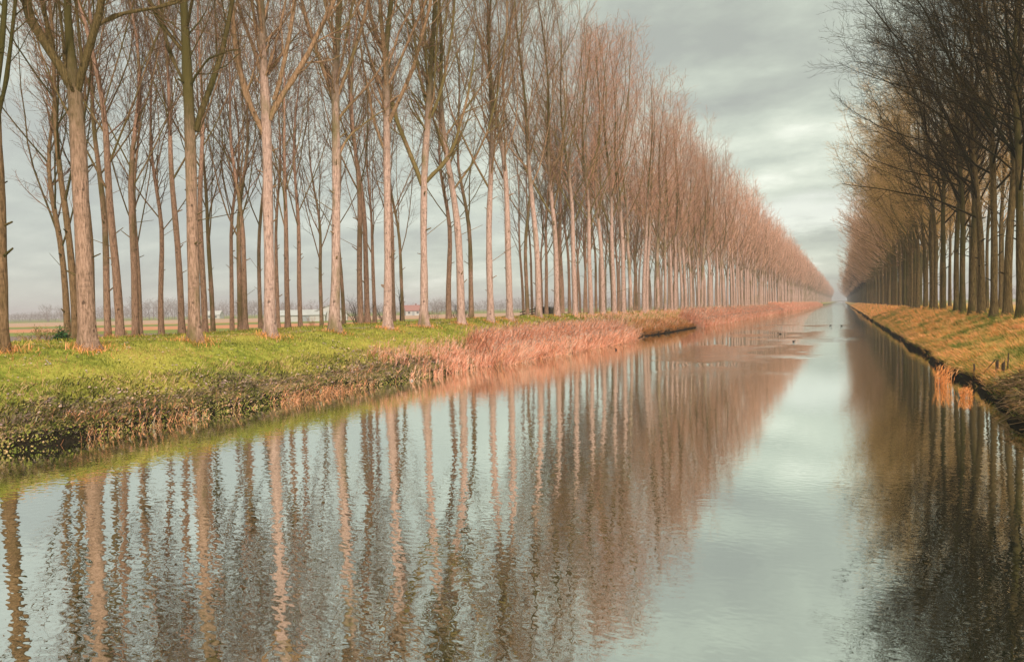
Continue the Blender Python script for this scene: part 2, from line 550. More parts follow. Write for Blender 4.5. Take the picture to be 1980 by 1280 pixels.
def limbs_auto(rng, path, rad, H, clear, n, crown, lean, spread=(24, 46), big=0.62):
    P, Rr = [], []
    az = rng.uniform(0, 6.28)
    for i in range(n):
        z0 = clear + (H * 0.86 - clear) * ((i + rng.uniform(0, 0.7)) / n) ** 1.15
        az += 2.4 + rng.uniform(-0.5, 0.5)
        z0 = min(z0, path[-1, 2] * 0.97)
        j = min(max(int(np.searchsorted(path[:, 2], z0)) - 1, 0), len(path) - 2)
        a = (z0 - path[j, 2]) / (path[j + 1, 2] - path[j, 2])
        p = path[j] * (1 - a) + path[j + 1] * a
        pr = rad[j] * (1 - a) + rad[j + 1] * a
        out = np.array([math.cos(az), math.sin(az), 0.0])
        if lean is not None and rng.random() < 0.65:
            out = norm(out * 0.7 + lean)
        th = math.radians(rng.uniform(*spread))
        d = out * math.sin(th) + np.array([0, 0, math.cos(th)])
        frac = (z0 - clear) / (H - clear)
        ln = (H - z0) * rng.uniform(0.72, 0.98) + 0.8
        reach = crown * (1.0 - 0.45 * frac) * rng.uniform(0.7, 1.1)
        if lean is not None:
            reach = crown * (1.0 - 0.25 * frac) * rng.uniform(0.6, 1.1)
            ln = min(ln, reach / math.sin(th) * 1.05)
        m = 10
        pts = [p]
        q = p.copy()
        for s in range(1, m):
            q = q + d * ln / (m - 1)
            pts.append(q.copy())
            horiz = np.linalg.norm((q - p)[:2])
            turn = 0.11 + 0.35 * max(0, horiz / max(reach, 0.1) - 0.55)
            if lean is not None:
                d = norm(d + np.array([0, 0, 0.035]) + rng.normal(size=3) * 0.10)
                continue
            d = norm(d + np.array([0, 0, turn]) - out * max(0, horiz / max(reach, .1) - 0.85) * 0.35 + rng.normal(size=3) * (0.065 if lean is None else 0.13))
        P.append(pts)
        r = pr * rng.uniform(0.42, big) if frac < 0.5 else pr * rng.uniform(0.45, 0.75)
        Rr.append(np.maximum(r * 0.72 * np.linspace(1, 0.16, m) ** 0.9, 0.012))
    return np.array(P), np.array(Rr)


LOD = {
    # sec/m, sec len, twig/m, twig len, twig r, sub?, sides
    "near": dict(sec=1.9, secl=(1.1, 3.2), tw=4.2, twl=(0.45, 1.25), tr=0.0056, sub=2.6, k=5),
    "mid": dict(sec=1.55, secl=(1.1, 3.2), tw=3.1, twl=(0.6, 1.5), tr=0.010, sub=1.1, k=4),
    "far": dict(sec=0.85, secl=(1.2, 3.2), tw=1.6, twl=(0.8, 1.9), tr=0.020, sub=0, k=3),
    "rnear": dict(sec=2.3, secl=(1.3, 3.8), tw=4.2, twl=(0.5, 1.4), tr=0.0066, sub=2.4, k=5),
    "rmid": dict(sec=1.5, secl=(1.3, 3.8), tw=2.6, twl=(0.6, 1.6), tr=0.0105, sub=1.2, k=4),
    "dot": dict(sec=0.42, secl=(1.4, 3.4), tw=0.75, twl=(1.0, 2.4), tr=0.042, sub=0, k=3),
}


def crown_geo(rng, limbs, lr, path, rad, lod, clear, g=None, limb_m=0, twig_m=1, H=28, upc=0.13):
    o = LOD[lod]
    g = g or Geo()
    if len(limbs):
        g.tubes(limbs, lr, max(o["k"], 3) + (2 if "near" in lod else 0), limb_m)
    ctr = np.array([path[:, 0].mean(), path[:, 1].mean()])

    def outw(p):
        d = p.copy(); d[:, :2] -= ctr; d[:, 2] = 0
        return norm(d) * 0.5 + np.array([0, 0, 0.25])
    capf = lambda p: np.clip((H + 0.6 - p[:, 2]) * 0.8, 0.4, 9)
    sets = []
    if len(limbs):
        sets.append(grow(limbs, lr, o["sec"], 0.14, 1.0, (28, 72) if lod[0] == "r" else (22, 50), o["secl"], 5, upc * (0.55 if lod[0] == "r" else 1), 0.17 if lod[0] == "r" else 0.10, (0.3, 0.55), rng, o["tr"] * 1.3, 0.3, outw, capf, 0.6))
    # broken stubs and thin shoots on the clear stem
    zc = rng.uniform(1.8, clear + 1.5, 7 if "near" in lod else 4)
    jj = np.clip(np.searchsorted(path[:, 2], zc) - 1, 0, len(path) - 2)
    aa = rng.uniform(0, 6.28, len(zc)); ls_ = rng.uniform(0.12, 0.4, len(zc)); ls_[0] = rng.uniform(0.8, 1.8)
    d_ = np.stack([np.cos(aa), np.sin(aa), rng.uniform(0.2, 0.9, len(zc))], -1)
    p_ = path[jj] + (path[jj + 1] - path[jj]) * ((zc - path[jj, 2]) / (path[jj + 1, 2] - path[jj, 2]))[:, None]
    r_ = rad[jj] * 0.9
    st = p_ + d_ * 0.0
    en = p_ + d_ * (r_ + ls_)[:, None]
    rs_ = np.where(ls_ > 0.6, 0.016, rng.uniform(0.02, 0.05, len(zc)))
    g.tubes(np.stack([st, (st + en) / 2, en], 1), np.stack([rs_ * 1.3, rs_, rs_ * 0.7], 1), 5, limb_m, True)
    # from the leader's upper part
    up_i = np.searchsorted(path[:, 2], clear + 0.5)
    m = np.linspace(up_i, len(path) - 1, 8).round().astype(int)
    lead = path[m][None]; ler = rad[m][None]
    sets.append(grow(lead, ler, o["sec"] * 1.5, 0.05, 1.0, (25, 50), o["secl"], 5, upc, 0.10, (0.2, 0.45), rng, o["tr"] * 1.3, 0.3, outw, capf, 0.6))
    sp = np.concatenate([s[0] for s in sets]); sr = np.concatenate([s[1] for s in sets])
    g.tubes(sp, sr, 4 if "near" in lod else 3, limb_m if "near" in lod else twig_m)
    tp, tr = grow(sp, sr, o["tw"], 0.12, 1.0, (20, 55), o["twl"], 4 if "near" in lod else 3, 0.10, 0.13, (0.3, 0.6), rng, o["tr"], 0.5, outw, capf, 0.5)
    g.tubes(tp, tr, 3, twig_m)
    if len(limbs):
        t2, tr2 = grow(limbs, lr, o["tw"] * 0.5, 0.3, 1.0, (30, 65), o["twl"], 3, 0.12, 0.13, (0.1, 0.25), rng, o["tr"], 0.5, outw, capf, 0.5)
        g.tubes(t2, tr2, 3, twig_m)
    if o["sub"]:
        s2, r2 = grow(tp, tr, o["sub"], 0.2, 1.0, (22, 60), (0.18, 0.55), 3, 0.08, 0.15, (0.45, 0.75), rng, o["tr"] * 0.75, 0.5, outw, capf, 0.3)
        g.tubes(s2, r2, 3, twig_m)
    return g


def tree_variant(name, seed, lod, H=28.0, r0=0.27, clear=7.5, n=13, crown=3.6, lean=None, mats=None, sway=0.35, spread=(22, 42)):
    rng = np.random.default_rng(seed)
    path, rad = leader(rng, H, r0, sway, 30 if "near" in lod else 22)
    lm, lr = limbs_auto(rng, path, rad, H, clear, n, crown, lean, spread)
    k = {"near": 14, "mid": 10, "far": 7, "dot": 5, "rnear": 14, "rmid": 10}[lod]
    tm = trunk_mesh(name + "_trunk", path, rad, mats[0], rng, k)
    g = crown_geo(rng, lm, lr, path, rad, lod, clear, None, 0, 1, H)
    cm = g.mesh(name + "_crown", [mats[1], mats[2]])
    return tm, cm


def put_tree(var, loc, rz, sc, label, group, cat="tree", name="poplar_tree", thick=1.0):
    o = empty(name, loc, rz, (sc * thick, sc * thick, sc))
    tag(o, label, cat, group)
    link("trunk", var[0], o)
    link("crown", var[1], o)
    return o


LIMB_D = bark("moss_vignette_limb_bark", (0.15, 0.105, 0.045), (0.085, 0.062, 0.022), (0.045, 0.045, 0.009), 0.6)  # limbs darkened for moss and for a painted vignette
BARK_D = bark("shade_dark_bark", (0.24, 0.15, 0.08), (0.14, 0.088, 0.042), (0.06, 0.055, 0.012), 0.6)  # dark bark copy for left-edge trunks, their shade painted into the colour


def moss_vignette_top(name, pale, mid, z0, z1):
    """pale stem bark darkening upward, part moss, part painted vignette"""
    m = bark(name, pale, mid, (0.12, 0.105, 0.03), 0.3)
    t = m.node_tree
    k = M.__new__(M); k.m = m; k.t = t; k.N = t.nodes; k.L = t.links; k.b = t.nodes["Principled BSDF"]
    src_ = k.b.inputs["Base Color"].links[0].from_socket
    P = k.n("ShaderNodeTexCoord").outputs["Object"]
    sp_ = k.n("ShaderNodeSeparateXYZ"); k.l(P, sp_.inputs[0])
    zn = k.math("ADD", sp_.outputs[2], k.math("MULTIPLY", k.noise(P, 1.6, 5, 0.65), 4.0))
    c = k.mix(k.rng(zn, z0 + 2, z1 + 2), src_, (0.075, 0.062, 0.018))  # colour darkens with height: moss plus painted vignette
    k.l(c, k.b.inputs["Base Color"])
    return m


BARK_T = moss_vignette_top("moss_vignette_fading_bark", (0.50, 0.35, 0.292), (0.355, 0.24, 0.19), 7.5, 15.0)
BARK_M = moss_vignette_top("moss_vignette_topped_bark", (0.39, 0.255, 0.185), (0.25, 0.16, 0.108), 4.5, 9.5)  # base tone also lowered to paint shading on the near-left stems
ROW1_X = -20.2
LM = (BARK_T, LIMB, TWIG)
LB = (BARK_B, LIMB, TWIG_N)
RMt = (BARK_R, LIMB_R, TWIG_R)

near_v = [tree_variant("poplar_a%d" % i, 100 + i, "near", 25.8 + i % 3 * 0.8, 0.215, 7.2 + 0.7 * (i % 4), 13, 3.4, None, (BARK_T, LIMB, TWIG_N), 0.5) for i in range(5)]
mid_v = [tree_variant("poplar_b%d" % i, 200 + i, "mid", 25.4 + (i % 4) * 0.7, 0.215, 7.0 + 0.6 * (i % 4), 13, 3.5, None, (BARK_T, LIMB, TWIG), 0.45) for i in range(6)]
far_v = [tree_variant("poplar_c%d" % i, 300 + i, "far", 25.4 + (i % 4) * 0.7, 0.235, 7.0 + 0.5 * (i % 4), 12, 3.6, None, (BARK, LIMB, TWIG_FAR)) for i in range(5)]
dback_v = [tree_variant("poplar_k%d" % i, 450 + i, "mid", 24.5 + (i % 4) * 0.8, 0.18, 5.6 + 1.0 * i, 11, 3.6, None, (BARK_D, LIMB_D, TWIG_N), 0.5, (20, 46)) for i in range(3)]
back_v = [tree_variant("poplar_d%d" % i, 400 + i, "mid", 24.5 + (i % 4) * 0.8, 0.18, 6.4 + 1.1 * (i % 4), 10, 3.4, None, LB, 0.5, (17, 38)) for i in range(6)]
LEAN = np.array([-1.0, 0, 0])
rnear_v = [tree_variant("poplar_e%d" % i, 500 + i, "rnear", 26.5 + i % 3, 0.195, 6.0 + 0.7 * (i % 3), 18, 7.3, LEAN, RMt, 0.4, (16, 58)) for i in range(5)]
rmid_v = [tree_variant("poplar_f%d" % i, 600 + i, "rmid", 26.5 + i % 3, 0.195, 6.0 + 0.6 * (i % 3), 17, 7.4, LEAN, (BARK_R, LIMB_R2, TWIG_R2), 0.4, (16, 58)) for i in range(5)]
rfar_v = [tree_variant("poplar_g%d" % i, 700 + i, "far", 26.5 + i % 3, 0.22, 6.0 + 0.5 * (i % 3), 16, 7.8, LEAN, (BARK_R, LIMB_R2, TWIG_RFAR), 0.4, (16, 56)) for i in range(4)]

# ---- the first front-row trees of the left bank, limb by limb
HERO = [
    dict(base=(4, 674), X=-20.6, r=(17, 15, 12), trunk=[(2, 560), (-6, 330), (-14, 150), (-22, -50), (-28, -200)], limbs=[
        ([(-12, 200), (-4, 150), (4, 90), (10, 0), (14, -100), (16, -180)], 6, 2),
        ([(-8, 250), (0, 205), (14, 160), (20, 90), (30, 10), (36, -90)], 4, 1.5)],
        label="thick brown poplar trunk cut by the left photo edge", top=-260),
    dict(base=(170, 678), r=(22, 17, 15), trunk=[(165, 560), (157, 400), (151, 270), (145, 175), (137, 110), (132, 50), (129, -20), (126, -120), (124, -230)], fork=145,
        limbs=[([(146, 190), (132, 150), (118, 125), (100, 105), (80, 78), (60, 50), (48, 12), (40, -60), (30, -140)], 9.5, 3),
               ([(148, 185), (155, 150), (164, 118), (176, 82), (188, 48), (198, 5), (205, -70), (214, -150)], 8, 3),
               ([(187, 52), (200, 42), (215, 30), (240, 24), (272, 21), (300, 16), (330, 12), (352, 2)], 3.6, 1.2),
               ([(105, 110), (98, 84), (93, 48), (82, 12), (70, -40), (62, -110)], 5, 2),
               ([(160, 128), (156, 100), (152, 60), (146, 0), (142, -70), (140, -140)], 3.2, 1.5),
               ([(128, 140), (124, 90), (118, 40), (110, -20), (104, -100)], 3, 1.2)],
        label="stout pale poplar at the bank edge, splitting into three thick limbs", top=-330),
    dict(base=(377, 668), r=(16, 12.5, 11.5), trunk=[(374, 520), (371, 400), (369, 300), (366, 220), (362, 140), (358, 60), (355, 0), (353, -80), (352, -190)],
        limbs=[([(376, 262), (383, 232), (396, 195), (414, 155), (427, 115), (434, 78), (444, 36), (451, -5), (458, -70), (466, -140)], 6.2, 2.2),
               ([(368, 170), (376, 150), (388, 134), (403, 113), (424, 106), (450, 96), (470, 98)], 2.8, 1),
               ([(364, 175), (352, 150), (338, 128), (328, 104), (318, 70), (312, 20), (306, -50)], 3.6, 1.3),
               ([(357, 104), (348, 92), (336, 78), (320, 58), (303, 38), (288, 5), (276, -50)], 4.2, 1.5),
               ([(360, 60), (368, 20), (378, -30), (386, -100)], 3.5, 1.3)],
        label="pale poplar whose heavy right limb swings up toward the forked neighbour", top=-290),
    dict(base=(523, 655), r=(15, 11.5, 10.5), trunk=[(521, 520), (518, 400), (517, 300), (514, 220), (511, 150), (508, 80), (504, 0), (501, -70), (500, -160)],
        limbs=[([(520, 240), (526, 208), (540, 188), (560, 166), (584, 132), (604, 86), (625, 46), (647, 2), (668, -50), (686, -110)], 5.8, 2),
               ([(528, 200), (538, 172), (549, 125), (559, 75), (568, 22), (574, -40), (578, -120)], 4.8, 1.8),
               ([(515, 272), (503, 240), (486, 216), (473, 182), (463, 142), (455, 96), (450, 42), (449, -20), (446, -90)], 6, 2.2),
               ([(510, 160), (498, 112), (482, 72), (464, 22), (450, -30)], 4.4, 1.5),
               ([(519, 150), (526, 110), (540, 60), (552, 10), (560, -50)], 2.4, 1)],
        label="pinkish poplar with a long right limb sloping up like a ramp", top=-240),
    dict(base=(648, 638), r=(14, 10, 9), trunk=[(649, 520), (650, 400), (650, 300), (649, 220), (648, 160), (652, 80), (657, 0), (660, -60), (662, -140)],
        limbs=[([(648, 190), (632, 155), (618, 115), (606, 82), (594, 44), (582, 2), (574, -60)], 4.6, 1.8),
               ([(652, 235), (668, 212), (686, 194), (706, 172), (726, 146), (745, 120), (765, 90)], 3, 1),
               ([(652, 190), (668, 145), (684, 106), (698, 58), (710, 16), (718, -40), (724, -100)], 4, 1.6),
               ([(654, 306), (664, 280), (680, 258), (704, 240), (735, 217), (760, 206)], 3, 1),
               ([(650, 110), (642, 60), (628, 10), (618, -50)], 3.5, 1.3)],
        label="grey pink poplar with a dark low branch sweeping right past its neighbour", top=-210),
    dict(base=(750, 630), r=(12, 8.5, 8), trunk=[(750, 520), (749, 400), (748, 300), (747, 200), (745, 110), (751, 50), (757, 0), (762, -60), (765, -120)],
        limbs=[([(746, 112), (736, 90), (724, 62), (716, 28), (708, -10), (702, -70)], 4, 1.6),
               ([(750, 243), (768, 200), (784, 168), (803, 128), (812, 78), (828, 32), (836, -10), (842, -60)], 4.4, 1.5),
               ([(748, 170), (768, 132), (786, 88), (806, 44), (826, 2), (840, -50)], 3, 1.2),
               ([(747, 300), (732, 262), (720, 225), (712, 170), (700, 120), (694, 60)], 3.4, 1.2)],
        label="smooth pale poplar with a narrow high fork near the photo's top", top=-180),
    dict(base=(820, 628), r=(12, 8, 7.5), trunk=[(820, 520), (819, 430), (820, 350), (823, 290), (828, 220), (832, 140), (838, 60), (842, 0), (846, -70)],
        limbs=[([(819, 365), (806, 330), (790, 290), (772, 250), (756, 200), (748, 140), (742, 80), (736, 10)], 5.2, 1.6),
               ([(822, 355), (842, 330), (864, 316), (880, 280), (890, 240), (904, 190), (914, 130), (922, 60)], 4.2, 1.4),
               ([(826, 240), (844, 205), (858, 160), (866, 110), (876, 50), (880, -10)], 3.4, 1.2),
               ([(828, 215), (816, 170), (806, 120), (800, 60), (796, 0)], 3, 1.2)],
        label="poplar with a wide low V fork, two curved limbs and pale stem", top=-130),
]
trunk_spots = []


def resample(P, n):
    P = np.asarray(P, float)
    d = np.concatenate([[0], np.cumsum(np.linalg.norm(np.diff(P, axis=0), axis=1))])
    # Catmull-Rom style smoothing through finer linear samples
    t = np.linspace(0, d[-1], n * 4)
    S = np.stack([np.interp(t, d, P[:, i]) for i in range(3)], -1)
    kern = np.ones(5) / 5
    S2 = S.copy()
    for i in range(3):
        pad = np.concatenate([np.repeat(S[:1, i], 2) * 2 - S[2:0:-1, i] if False else np.repeat(S[:1, i], 2), S[:, i], np.repeat(S[-1:, i], 2)])
        S2[:, i] = np.convolve(pad, kern, "valid")
    return S2[np.linspace(0, len(S2) - 1, n).round().astype(int)]


def hero_tree(h, seed):
    rng = np.random.default_rng(seed)
    X = h.get("X", ROW1_X)
    bx, by = h["base"]
    Y = y_for_px(bx, X, 1.95)
    base = np.array([X, Y, float(gz(X, Y)) - 0.02])
    dep = project(base)[2]
    pts = [base + np.array([0, 0, -0.3]), base]
    for x, y in h["trunk"]:
        q = at_depth(x, y, dep)
        pts.append(q)
    last = np.array(pts[-1]); prev = np.array(pts[-2])
    topz = 27 + rng.uniform(-1, 1)
    if topz > last[2] + 1:
        dd = norm(last - prev); dd = norm(dd + np.array([0, 0, 1.0]))
        pts.append(last + dd * (topz - last[2]) * 0.5); pts.append(last + dd * (topz - last[2]))
    P = resample(np.array(pts), 34) - base
    # add rings at the foot
    foot = np.array([[0, 0, z] for z in (-0.3, 0.0, 0.12, 0.3, 0.55, 0.9)])
    P = np.concatenate([foot, P[P[:, 2] > 1.2]])
    s = F_PX / dep
    r0, r1, r2 = [v * k_ / s for v, k_ in zip(h["r"], (0.80, 0.80, 0.86))]
    H = P[-1, 2]
    zf = h_fork = at_depth(bx, 180, dep)[2] - base[2]
    zz = P[:, 2]
    rad = np.interp(zz, [0, 1.0, 3.5, zf, zf + 1.5, H], [r0 * 0.92, r0 * 0.85, r1, r2 * 1.0, r2 * 0.8, 0.02])
    if "fork" in h:
        rad = np.interp(zz, [0, 1.0, 3.5, zf - 0.2, zf + 1.0, H], [r0 * 0.92, r0 * 0.85, r1, r2 * 1.05, r2 * 0.56, 0.02])
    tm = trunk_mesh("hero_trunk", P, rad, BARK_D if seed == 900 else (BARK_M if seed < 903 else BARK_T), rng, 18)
    LP, LR = [], []
    for li, (pl, ra, rb) in enumerate(h["limbs"]):
        off = rng.uniform(-2.2, 2.2)
        n = len(pl)
        q = np.array([at_depth(x, y, dep + off * (i / (n - 1)) ** 1.3) for i, (x, y) in enumerate(pl)])
        # grow on above the picture
        if q[-1, 2] < 24 and pl[-1][1] < 20:
            d = norm(norm(q[-1] - q[-2]) + np.array([0, 0, 0.5]))
            q = np.concatenate([q, q[-1:] + d * 2.5, q[-1:] + d * 5 + np.array([[0, 0, .5]])])
        LP.append(resample(q, 14) - base)
        LR.append(np.linspace(ra / s, rb / s, 14) * 0.86)
    g = Geo()
    LP, LR = np.array(LP), np.array(LR)
    LR[:, -3:] *= np.array([0.8, 0.6, 0.35])
    # further limbs above the modelled ones
    j = P[:, 2] > 9
    ex, exr = limbs_auto(rng, P, rad, H, 10.5, 11, 3.0, None, (16, 36))
    crown_geo(rng, np.concatenate([resample(l, 10)[None] for l in LP] + [ex]), np.concatenate([LR[:, np.linspace(0, 13, 10).round().astype(int)], exr]),
              P, rad, "near", 8.0, g, 0, 1, H)
    # smoother tubes for the big limbs, laid over the coarse ones
    g.tubes(LP, LR * 1.04, 10, 0)
    o = empty("poplar_tree", base)
    tag(o, h["label"], "tree", "poplars of the left bank front row")
    link("trunk", tm, o)
    link("crown", g.mesh("hero_crown", [LIMB_D if seed < 903 else LIMB, TWIG_N]), o)
    trunk_spots.append((base[0], base[1], r0))
    return Y


GF = "poplars of the left bank front row"
GB = "poplars of the left bank back rows"
GR = "poplars of the right bank front row"
GRB = "poplars of the right bank back row"
ordn = ["first", "second", "third", "fourth", "fifth", "sixth", "seventh", "eighth", "ninth", "tenth", "eleventh", "twelfth", "thirteenth",
        "fourteenth", "fifteenth", "sixteenth", "seventeenth", "eighteenth", "nineteenth", "twentieth"]
n_ind = 0
for i, h in enumerate(HERO):
    Yl = hero_tree(h, 900 + i); n_ind += 1


def dress(lst, i):
    return lst[i % len(lst)]


# front row, picture columns read one by one, then the regular rhythm
F2 = [(892, "poplar behind the first dense reeds, eighth front row trunk from left"),
      (949, "front row poplar above the reed edge, ninth trunk from left"),
      (986, "thick front row poplar just left of the dark timber frame"),
      (1042, "front row poplar standing before the left end of the dark timber frame"),
      (1077, "front row poplar covering the right end of the dark timber frame"),
      (1112, "front row poplar first clear of the dark timber frame, on its right"),
      (1143, "second front row poplar right of the dark timber frame, above pale reeds"),
      (1166, "third front row poplar right of the dark timber frame, above pale reeds"),
      (1188, "fourth front row poplar right of the dark timber frame, by the green verge"),
      (1206, "fifth front row poplar right of the dark timber frame, by the green verge")]
front_far = []
for i, (px, lb) in enumerate(F2):
    Y = y_for_px(px, ROW1_X, 2.0)
    z = float(gz(ROW1_X, Y)) - 0.03
    put_tree(dress(near_v if i < 5 else mid_v, i), (ROW1_X, Y, z), R.uniform(0, 6.28), R.uniform(0.97, 1.05), lb, GF)
    trunk_spots.append((ROW1_X, Y, 0.3)); n_ind += 1
y = Y
LAB_F = [(90, "front row poplar on the left bank behind the orange water edge patch"),
         (150, "front row poplar on the left bank behind the second reed belt"),
         (260, "slim front row poplar in the hazy pink middle stretch of the left bank"),
         (9999, "faint distant front row poplar near the far end of the left avenue")]
cnt = 0
while cnt < 96:
    y += 3.6 + R.uniform(-0.35, 0.35)
    X = ROW1_X + R.uniform(-0.3, 0.3)
    z = float(gz(X, y)) - 0.03
    v = dress(mid_v, cnt + int(R.integers(3))) if y < 130 else dress(far_v, cnt + int(R.integers(3)))
    lb = [t for lim, t in LAB_F if y < lim][0]
    put_tree(v, (X, y, z), R.uniform(0, 6.28), R.uniform(0.90, 1.06), lb, GF, thick=R.uniform(0.9, 1.12))
    cnt += 1; n_ind += 1
y_front_end = y

# back rows of the left bank, read from the picture
BK = [(131, 13), (147, 15), (181, 9), (209, 14), (233, 16.5), (263, 14), (272, 9.5), (312, 11.5), (352, 13), (397, 12.5), (412, 9.5), (449, 9.5),
      (465, 11), (475, 11), (504, 8.5), (538, 8.5), (557, 11), (581, 9.5), (622, 8.5), (665, 8.5), (698, 12), (711, 11.5), (725, 8.5),
      (762, 9), (779, 7.5), (868, 13), (912, 10.5), (1020, 8.5), (1057, 7.5), (1088, 9)]
BK_LAB = {131: "dark brown back poplar, left one of a close pair beside the stout trunk",
          147: "dark brown back poplar, right one of a close pair beside the stout trunk",
          181: "slim olive poplar stem peeking from behind the stout three limbed trunk",
          209: "slim brown back poplar, first one right of the stout trunk",
          233: "thicker pale back poplar, second one right of the stout trunk",
          263: "brown back poplar with a thinner one close on its right",
          272: "thin back poplar close on the right of a thicker brown one",
          312: "lone slim back poplar standing in a wide gap before the fields",
          352: "back poplar just left of the third front trunk with heavy right limb",
          397: "back poplar just right of the third front trunk with heavy right limb",
          412: "thin back poplar, second one right of the third front trunk",
          449: "thin back poplar left of a close pair, between third and fourth front trunks",
          465: "left poplar of a close back pair between third and fourth front trunks",
          475: "right poplar of a close back pair between third and fourth front trunks",
          504: "thin back poplar just left of the fourth front trunk",
          538: "thin back poplar just right of the fourth front trunk",
          557: "back poplar standing just left of the pale barn",
          581: "thin back poplar standing before the left end of the pale barn",
          622: "thin back poplar standing before the right end of the pale barn",
          665: "thin back poplar just right of the fifth front trunk",
          698: "back poplar beside the dark bare bush, left of three",
          711: "back poplar beside the dark bare bush, middle of three",
          725: "thin back poplar beside the dark bare bush, right of three",
          762: "back poplar just right of the sixth front trunk",
          779: "thin back poplar left of the small red roofed house",
          868: "back poplar between the seventh and eighth front trunks",
          912: "brown back poplar between the eighth and ninth front trunks",
          1020: "slim back poplar before the sloping rails of the dark timber frame",
          1057: "slim back poplar before the middle of the dark timber frame",
          1088: "slim back poplar just right of the dark timber frame"}
for i, (px, w) in enumerate(BK):
    dx = 1630 - px
    Xe = 0.40 * 0.9 * dx / w
    X = -min((29.5, 33.5, 38.0, 44.0), key=lambda v: abs(v - Xe)) + R.uniform(-0.5, 0.5)
    Y = y_for_px(px, X, 1.6)
    z = float(gz(X, Y)) - 0.03
    D = w * -X / (0.9 * dx)
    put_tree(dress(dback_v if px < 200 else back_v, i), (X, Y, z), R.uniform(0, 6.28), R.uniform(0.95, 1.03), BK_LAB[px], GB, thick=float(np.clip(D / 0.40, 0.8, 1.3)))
    trunk_spots.append((X, Y, 0.25)); n_ind += 1
cnt = 0
yb = [70.0, 74.0]
Xb = [-29.8, -36.5]
while cnt < 64:
    j = cnt % 2
    yb[j] += 3.7 + R.uniform(-0.6, 0.9)
    X = Xb[j] + R.uniform(-0.6, 0.6)
    z = float(gz(X, yb[j])) - 0.03
    lb = ("back row poplar seen between front trunks behind the green verge" if yb[j] < 110 else
          "back row poplar lost among the hazy trunks of the left avenue")
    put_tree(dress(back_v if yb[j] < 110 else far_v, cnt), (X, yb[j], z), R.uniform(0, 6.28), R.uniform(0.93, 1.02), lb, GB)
    cnt += 1; n_ind += 1
y_back_end = max(yb)

# right bank
RX1 = 8.0
RP = [(1974, "thick dark poplar at the right photo edge on the straw bank"),
      (1948, "dark trunked poplar, second from the right edge on the right bank"),
      (1922, "dark trunked poplar, third from the right edge on the right bank"),
      (1898, "dark trunked poplar, fourth from the right edge on the right bank"),
      (1880, "dark trunked poplar, fifth from the right edge on the right bank"),
      (1861, "dark trunked poplar, sixth from the right edge on the right bank"),
      (1849, "dark trunked poplar, seventh from the right edge, close to the sixth"),
      (1824, "dark trunked poplar, eighth from the right edge on the right bank")]
Yn = y_for_px(1974, RX1, 1.8)
yy = Yn
off = [Yn - 3.7, Yn - 7.3]
for i, Y in enumerate(off):
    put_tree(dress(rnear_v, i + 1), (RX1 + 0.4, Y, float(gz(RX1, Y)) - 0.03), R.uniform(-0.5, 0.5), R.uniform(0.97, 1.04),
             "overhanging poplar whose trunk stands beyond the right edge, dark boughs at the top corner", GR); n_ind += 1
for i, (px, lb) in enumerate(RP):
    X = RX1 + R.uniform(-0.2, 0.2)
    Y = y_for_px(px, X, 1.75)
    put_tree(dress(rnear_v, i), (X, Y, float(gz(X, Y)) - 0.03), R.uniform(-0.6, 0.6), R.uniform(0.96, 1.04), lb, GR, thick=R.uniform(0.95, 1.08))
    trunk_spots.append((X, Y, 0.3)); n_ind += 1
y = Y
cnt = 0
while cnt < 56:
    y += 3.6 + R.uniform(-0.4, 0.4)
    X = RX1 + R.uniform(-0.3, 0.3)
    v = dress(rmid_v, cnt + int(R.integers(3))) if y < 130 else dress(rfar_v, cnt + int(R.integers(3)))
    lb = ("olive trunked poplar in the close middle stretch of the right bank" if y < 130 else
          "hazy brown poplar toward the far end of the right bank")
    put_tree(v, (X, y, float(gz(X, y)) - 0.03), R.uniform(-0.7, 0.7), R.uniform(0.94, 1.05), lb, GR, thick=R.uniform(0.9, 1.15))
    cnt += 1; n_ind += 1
y_right_end = y
RB = [(1839, 9), (1935, 12), (1962, 10), (1908, 8), (1868, 8)]
y = Yn - 1.5
cnt = 0
while cnt < 26:
    y += 3.7 + R.uniform(-0.5, 0.5)
    X = 12.5 + R.uniform(-0.5, 0.5)
    lb = ("dark back row poplar glimpsed between the nearest right bank trunks" if y < 75 else
          "dark back row poplar hidden deep behind the right bank's front trunks")
    put_tree(dress(rmid_v, cnt), (X, y, float(gz(X, y)) - 0.03), R.uniform(0, 6.28), R.uniform(0.92, 1.0), lb, GRB, thick=0.8)
    cnt += 1; n_ind += 1
y_rback_end = y

# the far rest of the avenue as one mass
dot_src = []
for i in range(4):
    dot_src.append((tree_variant("poplar_h%d" % i, 800 + i, "dot", 25.6 + i % 3 * .7, 0.30, 6.8, 11, 3.6, None, (BARK, LIMB, TWIG_FAR))))
dot_r = []
for i in range(3):
    dot_r.append((tree_variant("poplar_i%d" % i, 850 + i, "dot", 27 + i % 3, 0.30, 6.0, 13, 7.6, LEAN, (BARK_R, LIMB_R, TWIG_RFAR), 0.4, (18, 56))))


def read_mesh(me):
    V = np.empty(len(me.vertices) * 3, np.float32); me.vertices.foreach_get("co", V)
    ls = np.empty(len(me.polygons), np.int32); me.polygons.foreach_get("loop_start", ls)
    lt = np.empty(len(me.polygons), np.int32); me.polygons.foreach_get("loop_total", lt)
    mi = np.empty(len(me.polygons), np.int32); me.polygons.foreach_get("material_index", mi)
    lv = np.empty(len(me.loops), np.int32); me.loops.foreach_get("vertex_index", lv)
    q = lt == 4; t = lt == 3
    Q = lv[ls[q][:, None] + np.arange(4)] if q.any() else np.zeros((0, 4), int)
    T = lv[ls[t][:, None] + np.arange(3)] if t.any() else np.zeros((0, 3), int)
    return V.reshape(-1, 3), Q, T, mi[q], mi[t]


